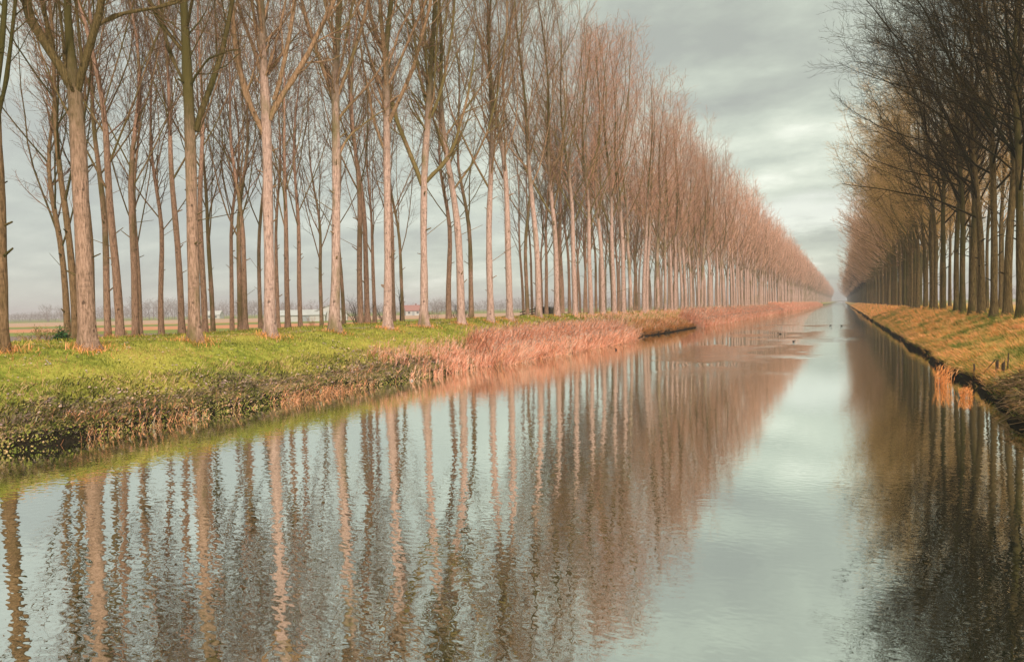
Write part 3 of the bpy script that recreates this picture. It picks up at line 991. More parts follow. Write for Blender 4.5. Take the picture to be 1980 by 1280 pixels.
def add_copy(g, data, loc, rz, sc, mmap):
    V, Q, T, qm, tm = data
    c, s = math.cos(rz), math.sin(rz)
    W = V * np.asarray(sc)
    W = np.stack([W[:, 0] * c - W[:, 1] * s, W[:, 0] * s + W[:, 1] * c, W[:, 2]], -1) + np.asarray(loc)
    mm = np.asarray(mmap)
    if len(Q): g.Q.append(Q + g.n); g.qm.append(mm[qm])
    if len(T): g.T.append(T + g.n); g.tm.append(mm[tm])
    g.V.append(W); g.n += len(V)


dl = [(read_mesh(a), read_mesh(b)) for a, b in dot_src]
dr = [(read_mesh(a), read_mesh(b)) for a, b in dot_r]
gfar = Geo()


def far_row(X, y0, y1, src, m0, ml, sp0=3.6):
    y = y0
    k = 0
    while y < y1:
        y += sp0 * (1 if y < 600 else (1.6 if y < 1000 else 2.6)) + R.uniform(-0.4, 0.4)
        a, b = src[k % len(src)]
        sc = R.uniform(0.94, 1.06)
        wide = 1.0 if y < 600 else 1.25
        rz = R.uniform(0, 6.28) if src is dl else R.uniform(-.6, .6)
        x = X + R.uniform(-0.3, 0.3)
        z = float(gz(x, y)) - 0.03
        add_copy(gfar, a, (x, y, z), rz, (sc, sc, sc), m0)
        add_copy(gfar, b, (x, y, z), rz, (sc * wide, sc * wide, sc), ml)
        k += 1


far_row(ROW1_X, y_front_end, 1500, dl, [0], [1, 2])
far_row(-29.8, y_back_end, 900, dl, [0], [1, 2])
far_row(RX1, y_right_end, 1500, dr, [3], [4, 5])
far_row(12.5, y_rback_end, 800, dr, [3], [4, 5])
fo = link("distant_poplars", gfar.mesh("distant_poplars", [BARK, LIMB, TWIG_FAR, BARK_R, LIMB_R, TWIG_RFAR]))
tag(fo, "hazy mass of bare poplars where both avenues run to the vanishing point", "trees", kind="stuff")
for a, b in dot_src + dot_r:
    bpy.data.meshes.remove(a); bpy.data.meshes.remove(b)


# ------------------------------------------------------------------ grass and reeds
def blades(n, P, hgt, wid, lean_dir=None, lean=(0.1, 0.6), seg=2, rng=R, curl=0.5):
    """tapering bent blades; P (n,3) roots -> V,Q,T"""
    az = rng.uniform(0, 2 * PI, n)
    d = np.stack([np.cos(az), np.sin(az), np.zeros(n)], -1)
    ld = np.stack([np.cos(az + PI / 2 + rng.normal(size=n) * .5), np.sin(az + PI / 2 + rng.normal(size=n) * .5), np.zeros(n)], -1)
    if lean_dir is not None:
        ld = norm(ld * 0.6 + np.asarray(lean_dir)[None])
    le = rng.uniform(lean[0], lean[1], n)[:, None]
    h = hgt[:, None]; w = wid[:, None]
    dirn = norm(np.array([0, 0, 1.0]) + ld * le)
    p1 = P + dirn * h * 0.55
    dir2 = norm(dirn + ld * curl * le)
    p2 = p1 + dir2 * h * 0.45
    V = np.stack([P - d * w * .5, P + d * w * .5, p1 - d * w * .42, p1 + d * w * .42, p2], 1).reshape(-1, 3)
    b = np.arange(n)[:, None] * 5
    Q = np.concatenate([b, b + 1, b + 3, b + 2], 1)
    T = np.concatenate([b + 2, b + 3, b + 4], 1)
    return V, Q, T


def scatter(n, x0, x1, y0, y1, rng=R, ypow=1.0):
    x = rng.uniform(x0, x1, n)
    y = y0 + (y1 - y0) * rng.uniform(0, 1, n) ** ypow
    return x, y


def clump_mask(x, y, s, seed):
    r = np.random.default_rng(seed)
    v = np.zeros_like(x)
    for i in range(6):
        a = r.uniform(0, 6.28); f = s * r.uniform(0.6, 2.2)
        v += np.sin((x * math.cos(a) + y * math.sin(a)) * f + r.uniform(0, 6.28))
    return v / 6


GRASS = island("short_grass", [(0, (0.07, 0.095, 0.014)), (0.3, (0.21, 0.245, 0.03)), (0.62, (0.36, 0.37, 0.058)), (0.85, (0.52, 0.42, 0.10)), (1, (0.60, 0.35, 0.15))], trans=0.4, patch=1.1, pscale=0.55)
WEED = island("bank_weeds", [(0, (0.014, 0.014, 0.006)), (0.25, (0.09, 0.11, 0.02)), (0.55, (0.24, 0.25, 0.045)), (0.8, (0.40, 0.27, 0.12)), (1, (0.56, 0.36, 0.22))], patch=0.9, pscale=0.8)
LITTER = island("fallen_leaves", [(0, (0.03, 0.02, 0.014)), (0.2, (0.15, 0.10, 0.085)), (0.5, (0.38, 0.265, 0.25)), (0.85, (0.58, 0.41, 0.36)), (1, (0.66, 0.42, 0.22))], patch=0.9, pscale=0.7)
STRAW = island("straw_grass", [(0, (0.28, 0.23, 0.04)), (0.22, (0.56, 0.34, 0.08)), (0.5, (0.88, 0.40, 0.13)), (1, (0.95, 0.48, 0.24))], trans=0.4, patch=1.0, pscale=0.8)
GREENR = island("green_tufts", [(0, (0.06, 0.10, 0.018)), (0.6, (0.17, 0.22, 0.04)), (1, (0.30, 0.30, 0.07))], trans=0.4)
STALK = island("dead_stalks", [(0, (0.07, 0.05, 0.025)), (0.35, (0.22, 0.13, 0.06)), (0.5, (0.62, 0.29, 0.13)), (0.85, (0.92, 0.44, 0.25)), (1, (0.50, 0.42, 0.30))], trans=0.3, patch=0.8, pscale=1.2)
REED = island("dry_reed", [(0, (0.55, 0.27, 0.15)), (0.3, (0.92, 0.42, 0.26)), (0.7, (0.95, 0.54, 0.39)), (0.9, (0.92, 0.62, 0.46)), (1, (0.84, 0.58, 0.42))], trans=0.4, patch=0.8, pscale=0.45)
REED_O = island("orange_reed", [(0, (0.40, 0.17, 0.05)), (0.4, (0.90, 0.36, 0.11)), (0.8, (0.95, 0.48, 0.20)), (1, (0.62, 0.42, 0.22))], trans=0.4)
PLUME = island("reed_plume", [(0, (0.42, 0.27, 0.20)), (1, (0.60, 0.42, 0.33))], trans=0.4, patch=1.0, pscale=0.5)
RUST = island("rust_dead_growth", [(0, (0.14, 0.07, 0.02)), (0.3, (0.30, 0.16, 0.04)), (0.6, (0.72, 0.29, 0.09)), (1, (0.90, 0.42, 0.18))], trans=0.4)

# left bank turf
g = Geo()
x, y = scatter(120000, -25.0, -16.6, 4.0, 46.0, R, 1.25)
cm = clump_mask(x, y, 1.1, 3)
zz = gz(x, y)
keep = (zz > 0.55 + 0.25 * cm + R.uniform(-.25, .35, len(x))) & ~((x < -23.1) & (x > -24.7))
x, y, zz, cm = x[keep], y[keep], zz[keep], cm[keep]
n = len(x)
h = R.uniform(0.05, 0.12, n) * (1 + 0.5 * np.clip(cm, 0, 1))
far_b = np.interp(y, [5, 46], [1.0, 1.9])
V, Q, T = blades(n, np.stack([x, y, zz - 0.01], -1), h * np.sqrt(far_b), R.uniform(0.007, 0.014, n) * far_b, None, (0.2, 1.3))
g.add(V, Q, T, 0)
x, y = scatter(42000, -22.0, -16.6, 46.0, 170.0, R, 1.4)
zz = gz(x, y); n = len(x)
V, Q, T = blades(n, np.stack([x, y, zz - 0.02], -1), R.uniform(0.12, 0.26, n), R.uniform(0.03, 0.06, n), None, (0.2, 1.2))
g.add(V, Q, T, 0)
x, y = scatter(26000, -34.0, -24.9, 12.0, 90.0, R, 1.3)
zz = gz(x, y); n = len(x)
V, Q, T = blades(n, np.stack([x, y, zz - 0.02], -1), R.uniform(0.08, 0.24, n), R.uniform(0.02, 0.045, n), None, (0.2, 1.2))
g.add(V, Q, T, 0)
# tall rough grass round the trunk feet
bp = []
for tx, ty, tr in trunk_spots:
    if tx > 0 or ty > 70: continue
    m = 300
    a = R.uniform(0, 6.28, m); rr = tr * 0.9 + np.abs(R.normal(size=m)) * 0.32
    bp.append(np.stack([tx + np.cos(a) * rr, ty + np.sin(a) * rr, np.zeros(m)], -1))
bp = np.concatenate(bp); bp[:, 2] = gz(bp[:, 0], bp[:, 1]) - 0.02
n = len(bp)
V, Q, T = blades(n, bp, R.uniform(0.10, 0.36, n), R.uniform(0.015, 0.03, n), None, (0.3, 1.4))
g.add(V, Q, T, 1)
go = link("grass", g.mesh("grass", [GRASS, STRAW], False))
tag(go, "short yellow green turf over the left bank and verges", "grass", kind="stuff")

# weeds and fallen leaves low on the left bank
g = Geo()
x, y = scatter(5200, -25.0, -16.8, 6.0, 45.0, R, 1.2); n = len(x)
a = R.uniform(0, 6.28, n); s_ = R.uniform(0.018, 0.042, n) * np.interp(y, [6, 45], [1, 1.7])
c0 = np.stack([x, y, gz(x, y) + R.uniform(0.03, 0.09, n)], -1)
e1 = np.stack([np.cos(a), np.sin(a), R.uniform(-.3, .3, n)], -1) * s_[:, None]; e2 = np.stack([-np.sin(a), np.cos(a), R.uniform(-.4, .4, n)], -1) * s_[:, None] * 0.65
g.add(np.stack([c0 - e1, c0 + e2, c0 + e1, c0 - e2], 1).reshape(-1, 3), np.arange(n * 4).reshape(-1, 4), None, 1)
x, y = scatter(60000, -19.4, -15.95, 4.0, 34.0, R, 1.2)
zz = gz(x, y); cm = clump_mask(x, y, 1.4, 5)
keep = (zz > 0.08) & (zz < 0.78 + 0.55 * cm + R.uniform(-.4, .35, len(x)))
x, y, zz = x[keep], y[keep], zz[keep]; n = len(x)
a = R.uniform(0, 6.28, n); tl = R.uniform(-0.9, 0.9, n); s = (0.010 + 0.05 * R.random(n) ** 2.2) * np.interp(y, [5, 34], [0.95, 1.5])
c0 = np.stack([x, y, zz + R.uniform(0.005, 0.06, n)], -1)
e1 = np.stack([np.cos(a), np.sin(a), R.uniform(-.5, .5, n)], -1) * s[:, None]
e2 = np.stack([-np.sin(a), np.cos(a), tl], -1) * s[:, None] * 0.6
V = np.stack([c0 - e1, c0 + e2, c0 + e1, c0 - e2], 1).reshape(-1, 3)
b = np.arange(n)[:, None] * 4 + g.n
mm = (R.random(n) < np.interp(y, [5, 14, 22], [0.7, 0.35, 0.12])).astype(int)
g.V.append(V); g.Q.append(np.concatenate([b, b + 1, b + 2, b + 3], 1)); g.qm.append(np.where(mm == 1, 0, 1)); g.n += len(V)
x, y = scatter(16000, -18.2, -15.95, 4.0, 32.0, R, 1.2)
zz = gz(x, y); n = len(x); k_ = zz > 0.05
x, y, zz = x[k_], y[k_], zz[k_]; n = len(x)
V, Q, T = blades(n, np.stack([x, y, zz], -1), R.uniform(0.08, 0.26, n), R.uniform(0.010, 0.026, n), (0.5, 0, 0), (0.3, 1.7))
g.add(V, Q, T, 0)
x, y = scatter(26000, -17.4, -15.3, 4.0, 33.0, R, 1.1)
zz = gz(x, y); s = (zz > 0.12) & (zz < 0.62)
x, y, zz = x[s], y[s], zz[s]; n = len(x)
V, Q, T = blades(n, np.stack([x, y, zz], -1), R.uniform(0.14, 0.36, n), R.uniform(0.010, 0.022, n), (1.8, 0, 0), (1.0, 3.0), curl=2.2)
kind_ = (R.random(n) < 0.35).astype(int)
g.V.append(V); g.Q.append(Q + g.n); g.T.append(T + g.n); g.qm.append(kind_); g.tm.append(kind_); g.n += len(V)
# small leaves on the dark face itself
n = 60000
x = R.uniform(-17.0, -15.2, n); y = R.uniform(4, 32, n); z = gz(x, y); s = (z > -0.03) & (z < 0.45)
x, y, z = x[s], y[s], z[s] + 0.03; n = len(x)
a = R.uniform(0, 6.28, n); s_ = R.uniform(0.014, 0.036, n)
e1 = np.stack([np.cos(a) * .6, np.sin(a), R.uniform(-.6, .6, n)], -1) * s_[:, None]; e2 = np.stack([R.normal(size=n) * .4, R.normal(size=n) * .5, np.ones(n)], -1) * s_[:, None] * 0.7
c0 = np.stack([x + 0.06, y, z], -1)
g.add(np.stack([c0 - e1, c0 + e2, c0 + e1, c0 - e2], 1).reshape(-1, 3), np.arange(n * 4).reshape(-1, 4), None, 0)
wo = link("bank_weeds", g.mesh("bank_weeds", [WEED, LITTER], False))
tag(wo, "brown leaf litter and dark weeds low on the left bank", "weeds", kind="stuff")


def reeds(g, x, y, z, hgt, leaves=3, thick=0.006, mat=0, plume=1, lean=(0.25, -0.1), k=3):
    n = len(x)
    ln = np.stack([lean[0] + R.normal(size=n) * 0.10, lean[1] + R.normal(size=n) * 0.10, np.ones(n)], -1)
    p0 = np.stack([x, y, z - 0.05], -1)
    h = hgt[:, None]
    P = np.stack([p0, p0 + norm(ln) * h * 0.5, p0 + norm(ln * np.array([1.5, 1.5, 1])) * h], 1)
    g.tubes(P, np.stack([np.full(n, thick), np.full(n, thick * .8), np.full(n, thick * .5)], 1) * np.sqrt(h), k, mat)
    for j in range(leaves):
        t = R.uniform(0.15, 0.85, n)[:, None]
        q = P[:, 0] * (1 - t) + P[:, 2] * t
        V, Q, T = blades(n, q, hgt * R.uniform(0.22, 0.45, n), np.full(n, thick * 3.2), (0.5, -0.2, 0), (0.3, 1.4), curl=1.2)
        g.add(V, Q, T, mat)
    if plume is not None:
        s = R.random(n) < 0.55
        V, Q, T = blades(int(s.sum()), P[s, 2] - np.array([0, 0, 0.03]), hgt[s] * R.uniform(0.08, 0.15, s.sum()), np.full(s.sum(), thick * 6), (0.6, -.2, 0), (0.2, 1.0), curl=1.5)
        g.add(V, Q, T, plume)


def reed_obj(g, label):
    o = link("reeds", g.mesh("reeds", [REED, PLUME, STALK], False))
    tag(o, label, "reeds", kind="stuff")


# sparse dead stalks along the near edge
g = Geo()
x, y = scatter(1300, -16.3, -15.5, 7.0, 20.0, R, 0.75)
s = R.random(len(x)) < np.clip(0.55 + 2.2 * clump_mask(x * 0.2, y, 3.2, 31), 0.06, 1)
x, y = x[s], y[s]
reeds(g, x, y, np.maximum(gz(x, y), -0.1), R.uniform(0.15, 0.5, len(x)), 3, 0.006, 2, None, (0.2, 0.0))
x, y = scatter(1100, -16.5, -15.4, 15.5, 30.5, R, 0.6)
hh = R.uniform(0.35, 1.0, len(x)) * np.interp(y, [16, 21, 24, 30], [0.5, 0.7, 1.0, 1.1])
cm = clump_mask(x * 0.3, y, 2.6, 11) + np.interp(y, [16, 20, 25, 29], [-0.18, -0.08, 0.1, 0.25])
s = R.random(len(x)) < np.clip(0.35 + 1.9 * cm, 0.05, 1)
nr = y[s] < 21.5
xx, yy2, h2 = x[s], y[s], hh[s]
reeds(g, xx[nr], yy2[nr], np.maximum(gz(xx[nr], yy2[nr]), -0.15), h2[nr], 4, 0.007, 2, None, (0.12, 0.0))
nr = ~nr
reeds(g, xx[nr], yy2[nr], np.maximum(gz(xx[nr], yy2[nr]), -0.15), h2[nr], 4, 0.008, 0, 1, (0.10, 0.0))
x, y = scatter(260, -17.6, -16.4, 22.5, 31.0)
reeds(g, x, y, gz(x, y), R.uniform(0.5, 0.9, len(x)), 3, 0.007, 0, 1, (0.08, 0.0))
reed_obj(g, "thin scattered orange reed stalks along the near left water edge")
# dense tall stand
g = Geo()
x, y = scatter(8000, -18.0, -14.9, 30.5, 54.0, R, 1.1)
w = np.interp(y, [29, 31, 50, 54], [0.75, 1, 1, 0.7])
s = x > -15.9 - 1.7 * w
x, y = x[s], y[s]
reeds(g, x, y, np.maximum(gz(x, y), -0.3), R.uniform(0.85, 1.55, len(x)) * np.interp(x, [-17.6, -16.2], [0.72, 1.0]), 3, 0.0085, 0, 1, (0.16, -0.12))
x, y = scatter(420, -17.6, -15.0, 29.0, 55.0)
reeds(g, x, y, np.maximum(gz(x, y), -0.3), R.uniform(1.2, 2.0, len(x)), 2, 0.008, 2, 1, (0.35, -0.25))
x, y = scatter(260, -17.4, -15.2, 29.0, 55.0)
reeds(g, x, y, np.maximum(gz(x, y), -0.3), R.uniform(0.9, 1.5, len(x)), 2, 0.009, 2, None, (1.1, 0.5))
reed_obj(g, "dense tall pink orange reed bed on the left water edge")
# far belt
g = Geo()
x, y = scatter(8000, -18.0, -14.9, 84.0, 210.0, R, 1.3)
reeds(g, x, y, np.maximum(gz(x, y), -0.3), R.uniform(0.9, 1.6, len(x)), 2, 0.02, 0, 1, (0.12, -0.1))
x, y = scatter(5000, -19.0, -14.8, 205.0, 620.0, R, 1.5)
reeds(g, x, y, np.maximum(gz(x, y), -0.3), R.uniform(1.0, 1.8, len(x)), 1, 0.06, 0, None, (0.1, -0.1))
reed_obj(g, "far pale pink reed belt running along the left bank into haze")

# rusty dead growth over the dark undercut edge
g = Geo()
x, y = scatter(11000, -18.2, -15.4, 51.0, 90.0)
z = gz(x, y); s = (z > 0.15) & (R.random(len(x)) < np.interp(y, [51, 58, 80, 90], [0.1, 1, 1, 0.1]) * np.clip(0.6 + 1.3 * clump_mask(x, y, 0.8, 43), 0.12, 1))
x, y, z = x[s], y[s], z[s]; n = len(x)
V, Q, T = blades(n, np.stack([x, y, z], -1), R.uniform(0.2, 0.8, n), R.uniform(0.018, 0.045, n), (0.6, -0.2, 0), (0.3, 1.5), curl=1.2)
g.add(V, Q, T, 0)
x, y = scatter(14000, -17.2, -15.2, 52.0, 88.0)
z = gz(x, y); s = (z > 0.05) & (z < 0.55) & (R.random(len(x)) < np.clip(0.55 + clump_mask(x * .3, y, 1.2, 41) * 1.6, 0.1, 1))
x, y, z = x[s], y[s], z[s] + 0.02; n = len(x)
V, Q, T = blades(n, np.stack([x, y, z], -1), R.uniform(0.2, 0.45, n), R.uniform(0.025, 0.05, n), (1.6, -0.2, 0), (1.0, 2.6), curl=2.0)
g.add(V, Q, T, 0)
x, y = scatter(3600, -20.0, -16.4, 52.0, 92.0)
z = gz(x, y); n = len(x)
V, Q, T = blades(n, np.stack([x, y, z], -1), R.uniform(0.3, 0.8, n), R.uniform(0.025, 0.05, n), (0.4, -0.2, 0), (0.3, 1.2), curl=1.2)
g.add(V, Q, T, 1)
ro = link("dead_undergrowth", g.mesh("dead_undergrowth", [RUST, REED], False))
tag(ro, "rust orange dead growth hanging over the dark left water edge", "undergrowth", kind="stuff")

# right bank: straw tufts combed downhill, green between
g = Geo()
nt = 5200
x, y = scatter(nt, 3.75, 9.4, 15.0, 110.0, R, 1.7)
cm = clump_mask(x, y, 1.0, 21)
per = 11
X2 = np.repeat(x, per) + R.normal(size=nt * per) * 0.09
Y2 = np.repeat(y, per) + R.normal(size=nt * per) * 0.09
Z2 = gz(X2, Y2) - 0.02
sc_ = np.interp(Y2, [15, 40, 110], [1.0, 1.25, 2.4])
n = len(X2)
hb = R.uniform(0.16, 0.42, n) * np.repeat(R.uniform(0.6, 1.2, nt), per)
low = np.interp(X2, [3.7, 5.0, 8.5], [0.7, 0.9, 1.0])
V, Q, T = blades(n, np.stack([X2, Y2, Z2], -1), hb * low * np.sqrt(sc_), R.uniform(0.010, 0.018, n) * sc_, (-0.9, -0.5, 0), (0.5, 1.7), curl=1.3)
green = np.repeat((cm < -0.12 + 0.55 * np.exp(-(y - 15) / 9)) | (R.random(nt) < 0.18), per)
b = np.arange(n)
g.V.append(V); g.Q.append(Q); g.T.append(T)
g.qm.append(green.astype(int)); g.tm.append(green.astype(int)); g.n += len(V)
x, y = scatter(9000, 3.75, 9.5, 110.0, 420.0, R, 1.6)
z = gz(x, y); n = len(x)
V, Q, T = blades(n, np.stack([x, y, z - 0.02], -1), R.uniform(0.3, 0.6, n), R.uniform(0.08, 0.16, n), (-0.8, -0.4, 0), (0.4, 1.4))
g.add(V, Q, T, 0)
x, y = scatter(26000, 3.2, 4.6, 16.0, 120.0, R, 1.6)
z = gz(x, y); s = (z > 0.22) & (z < 0.62)
x, y, z = x[s], y[s], z[s]; n = len(x)
fs = np.interp(y, [15, 40, 120], [1.0, 1.3, 2.6])
V, Q, T = blades(n, np.stack([x, y, z], -1), R.uniform(0.12, 0.30, n) * np.sqrt(fs), R.uniform(0.010, 0.018, n) * fs, (-1.8, -0.2, 0), (1.0, 2.8), curl=2.0)
kk = (R.random(n) < 0.3).astype(int)
g.V.append(V); g.Q.append(Q + g.n); g.T.append(T + g.n); g.qm.append(kk); g.tm.append(kk); g.n += len(V)
so = link("straw_grass", g.mesh("straw_grass", [STRAW, GREENR], False))
tag(so, "orange straw grass combed down the right bank with green between", "grass", kind="stuff")

# heap of cut stems on the near right edge
g = Geo()
n = 4200
x = R.uniform(3.0, 6.4, n); y = R.uniform(14.5, 22.5, n)
keep = (x - 3.3) > (np.abs(y - 19) * 0.0)
z = np.maximum(gz(x, y), 0.0) + np.abs(R.normal(size=n)) * 0.10 + 0.02
keep = (x < 5.2 + R.normal(size=n) * 0.3) & (gz(x, y) > 0.03)
x, y, z = x[keep], y[keep], z[keep]; n = len(x)
az = R.normal(size=n) * 0.8 + PI
ln = R.uniform(0.25, 0.9, n)
d = np.stack([np.cos(az), np.sin(az), R.normal(size=n) * 0.22 - 0.12], -1) * ln[:, None]
P = np.stack([np.stack([x, y, z], -1) - d * .5, np.stack([x, y, z + R.uniform(0, 0.10, n)], -1), np.stack([x, y, z], -1) + d * .5], 1)
P[:, :, 2] = np.maximum(P[:, :, 2], -0.02)
r0 = R.uniform(0.004, 0.011, n)
g.tubes(P, np.stack([r0, r0, r0 * .6], 1), 3, 0)
x, y = scatter(15000, 2.9, 5.4, 14.5, 24.0)
s = gz(x, y) > 0.06
x, y = x[s], y[s]
z = np.maximum(gz(x, y), 0.0) + R.uniform(0.0, 0.14, len(x)); n = len(x)
V, Q, T = blades(n, np.stack([x, y, z], -1), R.uniform(0.06, 0.20, n), R.uniform(0.010, 0.026, n), (-0.7, -0.2, 0), (0.5, 2.2), curl=1.5)
g.add(V, Q, T, 1)
CUT = island("cut_stems", [(0, (0.03, 0.022, 0.010)), (0.5, (0.12, 0.08, 0.035)), (0.85, (0.30, 0.18, 0.09)), (1, (0.42, 0.26, 0.15))])
ho = link("cut_vegetation", g.mesh("cut_vegetation", [CUT, WEED], False))
tag(ho, "tangled cut stems and weeds over the near right water edge", "weeds", kind="stuff")

# orange reed tuft in the water, right
g = Geo()
p = on_level(1826, 745, 0.0)
n = 80
x = p[0] + R.normal(size=n) * 0.12; y = p[1] + R.normal(size=n) * 0.14
reeds(g, x, y, np.full(n, 0.0), R.uniform(0.22, 0.78, n), 3, 0.006, 0, None, (0.02, 0.0))
rc = link("reed_clump", g.mesh("reed_clump", [REED_O, PLUME, STALK], False))
tag(rc, "upright bright orange reed clump in the water by the right bank", "reeds")
g = Geo()
p = on_level(1868, 752, 0.25)
n = 60
x = p[0] + R.uniform(-1, 1, n) * 0.14; y = p[1] + R.uniform(-1, 1, n) * 0.14
reeds(g, x, y, np.maximum(gz(x, y), 0), R.uniform(0.2, 0.4, n), 3, 0.007, 0, None, (-.1, 0.0))
rc = link("reed_clump", g.mesh("reed_clump", [REED_O, PLUME, STALK], False))
tag(rc, "low drooping orange reed tuft beside the upright reed clump", "reeds")


# ------------------------------------------------------------------ stakes, stumps
WOOD = flat("weathered_wood", (0.05, 0.035, 0.022), 0.9, 0.5, 14, 0.02)
CUTW = flat("fresh_cut_wood", (0.42, 0.22, 0.11), 0.85, 0.3, 20)


def on_bank(px, py):
    for X in np.linspace(3.6, 9, 400):
        Y = y_for_px(px, X, float(gz(X, 25)))
        if project((X, Y, float(gz(X, Y))))[1] <= py:
            return np.array([X, Y, float(gz(X, Y))])
    return np.array([X, Y, float(gz(X, Y))])


def stake(px, py, h, r, lean, label):
    p = on_bank(px, py)
    n = 7
    t = np.linspace(0, 1, n)
    P = np.stack([lean[0] * t * h, lean[1] * t * h, -0.1 + t * h], -1) + R.normal(size=(n, 3)) * r * 0.12
    g = Geo(); g.tubes(P, r * (1 - 0.25 * t) * (1 + R.normal(size=n) * 0.05), 8, 0, True)
    o = link("wooden_stake", g.mesh("wooden_stake", [WOOD]), None, p)
    tag(o, label, "stake", "stakes in the right bank")


stake(1883, 729, 0.50, 0.035, (0.02, 0), "short upright dark stake standing behind the low orange tuft")
stake(1893, 726, 0.62, 0.018, (0.75, 0.1), "thin dark stick leaning right beside the short upright stake")
stake(1948, 716, 0.62, 0.022, (0.04, 0), "tall thin dark stake right of the two stumps")


def stump(px, py, h, r, cut, label):
    p = on_bank(px, py)
    rng = np.random.default_rng(int(px))
    k = 14
    a = np.arange(k) / k * 2 * PI
    rings = []
    for t in np.linspace(0, 1, 6):
        rr = r * (1.25 - 0.35 * min(1, t * 2)) * (1 + 0.10 * np.sin(a * 3 + px) + rng.normal(size=k) * 0.04)
        rings.append(np.stack([np.cos(a) * rr, np.sin(a) * rr, np.full(k, -0.1 + t * (h + 0.1)) + (t == 1) * (0.06 * np.cos(a + 1) + rng.normal(size=k) * 0.015)], -1))
    V = np.array(rings)
    i, l = np.arange(5)[:, None] * k, np.arange(k)[None]
    Q = np.stack([i + l, i + (l + 1) % k, i + k + (l + 1) % k, i + k + l], -1).reshape(-1, 4)
    o = empty("tree_stump", p)
    tag(o, label, "stump", "stumps in the right bank")
    link("stem", mesh_np("stump_stem", V.reshape(-1, 3), Q, None, [WOOD]), o)
    top = V[-1]
    c = top.mean(0) + np.array([0, 0, 0.005])
    T = [[j, (j + 1) % k, k] for j in range(k)]
    link("cut_face", mesh_np("stump_face", np.concatenate([top, c[None]]), None, T, [CUTW if cut else WOOD]), o)


stump(1928, 721, 0.36, 0.05, True, "dark stump with an orange cut top, left of two")
stump(1940, 721, 0.30, 0.05, False, "leaning all dark stump, right of two")

# ------------------------------------------------------------------ beyond the trees
ctr = lambda px, dep: (lambda q: np.array([q[0], q[1], float(gz(q[0], q[1]))]))(at_depth(px, 600, dep))


def bush(px, dep, H, W, seed, label, mats, name="bare_bush", stems=6, lod="mid", cat="bush", per=None, group=None):
    p = ctr(px, dep)
    rng = np.random.default_rng(seed)
    P, Rr = [], []
    for i in range(stems):
        az = i / stems * 6.28 + rng.uniform(-.4, .4)
        d = norm(np.array([math.cos(az) * W / H * 0.9, math.sin(az) * W / H * 0.9, 1.0]))
        q = np.array([math.cos(az), math.sin(az), 0]) * 0.08
        pts = [q - np.array([0, 0, .1])]
        for s in range(7):
            q = q + d * H * rng.uniform(0.8, 1.0) / 7
            d = norm(d + rng.normal(size=3) * 0.16 + np.array([0, 0, -0.02]))
            pts.append(q)
        P.append(pts); Rr.append(np.linspace(0.03, 0.008, 8) * H / 2.5)
    P, Rr = np.array(P), np.array(Rr)
    g = Geo(); g.tubes(P, Rr, 5, 0)
    f = H / 3.0
    s1, r1 = grow(P, Rr, 4.0 / f, 0.15, 1, (25, 65), (0.4 * f, 1.1 * f), 4, 0.03, 0.16, (0.3, 0.6), rng, 0.006)
    g.tubes(s1, r1, 3, 1)
    s2, r2 = grow(s1, r1, 7.0 / f, 0.1, 1, (25, 70), (0.2 * f, 0.6 * f), 3, 0.0, 0.18, (0.4, 0.7), rng, 0.006)
    g.tubes(s2, r2, 3, 1)
    o = empty(name, p)
    tag(o, label, cat, group)
    link("branches", g.mesh("bush", mats), o)
    return o


DARKB = flat("dark_bush_bark", (0.055, 0.042, 0.032), 0.9, 0.3, 8)
DTW = island("dark_bush_twigs", [(0, (0.04, 0.03, 0.024)), (1, (0.13, 0.09, 0.075))])
OTW = island("orange_shrub_twigs", [(0, (0.30, 0.13, 0.06)), (1, (0.48, 0.24, 0.14))])
bush(688, 62, 3.1, 1.6, 1, "dark bare bush with a rounded top behind the back poplars", [DARKB, DTW], stems=7)
bush(740, 66, 2.3, 1.3, 2, "dark bare bush half hidden behind the sixth front trunk", [DARKB, DTW])
bush(603, 60, 1.1, 0.5, 3, "small orange leafless shrub before the pale barn", [OTW, OTW], stems=5)
bush(882, 64, 2.0, 1.0, 4, "dark bare bush behind the reeds by the eighth front trunk", [DARKB, DTW])
bush(900, 66, 2.0, 1.0, 5, "smaller dark bare bush next to the one behind the reeds", [DARKB, DTW])
bush(838, 60, 1.6, 1.0, 6, "brown bare bush right of the wide V forked poplar", [OTW, HEDGE])
bush(60, 27, 0.75, 0.7, 7, "brown weedy bush left of the dark pair of trunks", [OTW, WEED], stems=9)
bush(85, 27, 0.8, 0.5, 8, "thin dry weeds beside the small evergreen shrub", [OTW, WEED], stems=7)
bush(195, 33, 0.8, 0.5, 9, "sparse dry weed sprig right of the stout poplar trunk", [OTW, OTW], stems=5)
bush(247, 34, 0.7, 0.5, 10, "sparse dry weed sprig between two slim back poplars", [OTW, OTW], stems=5)

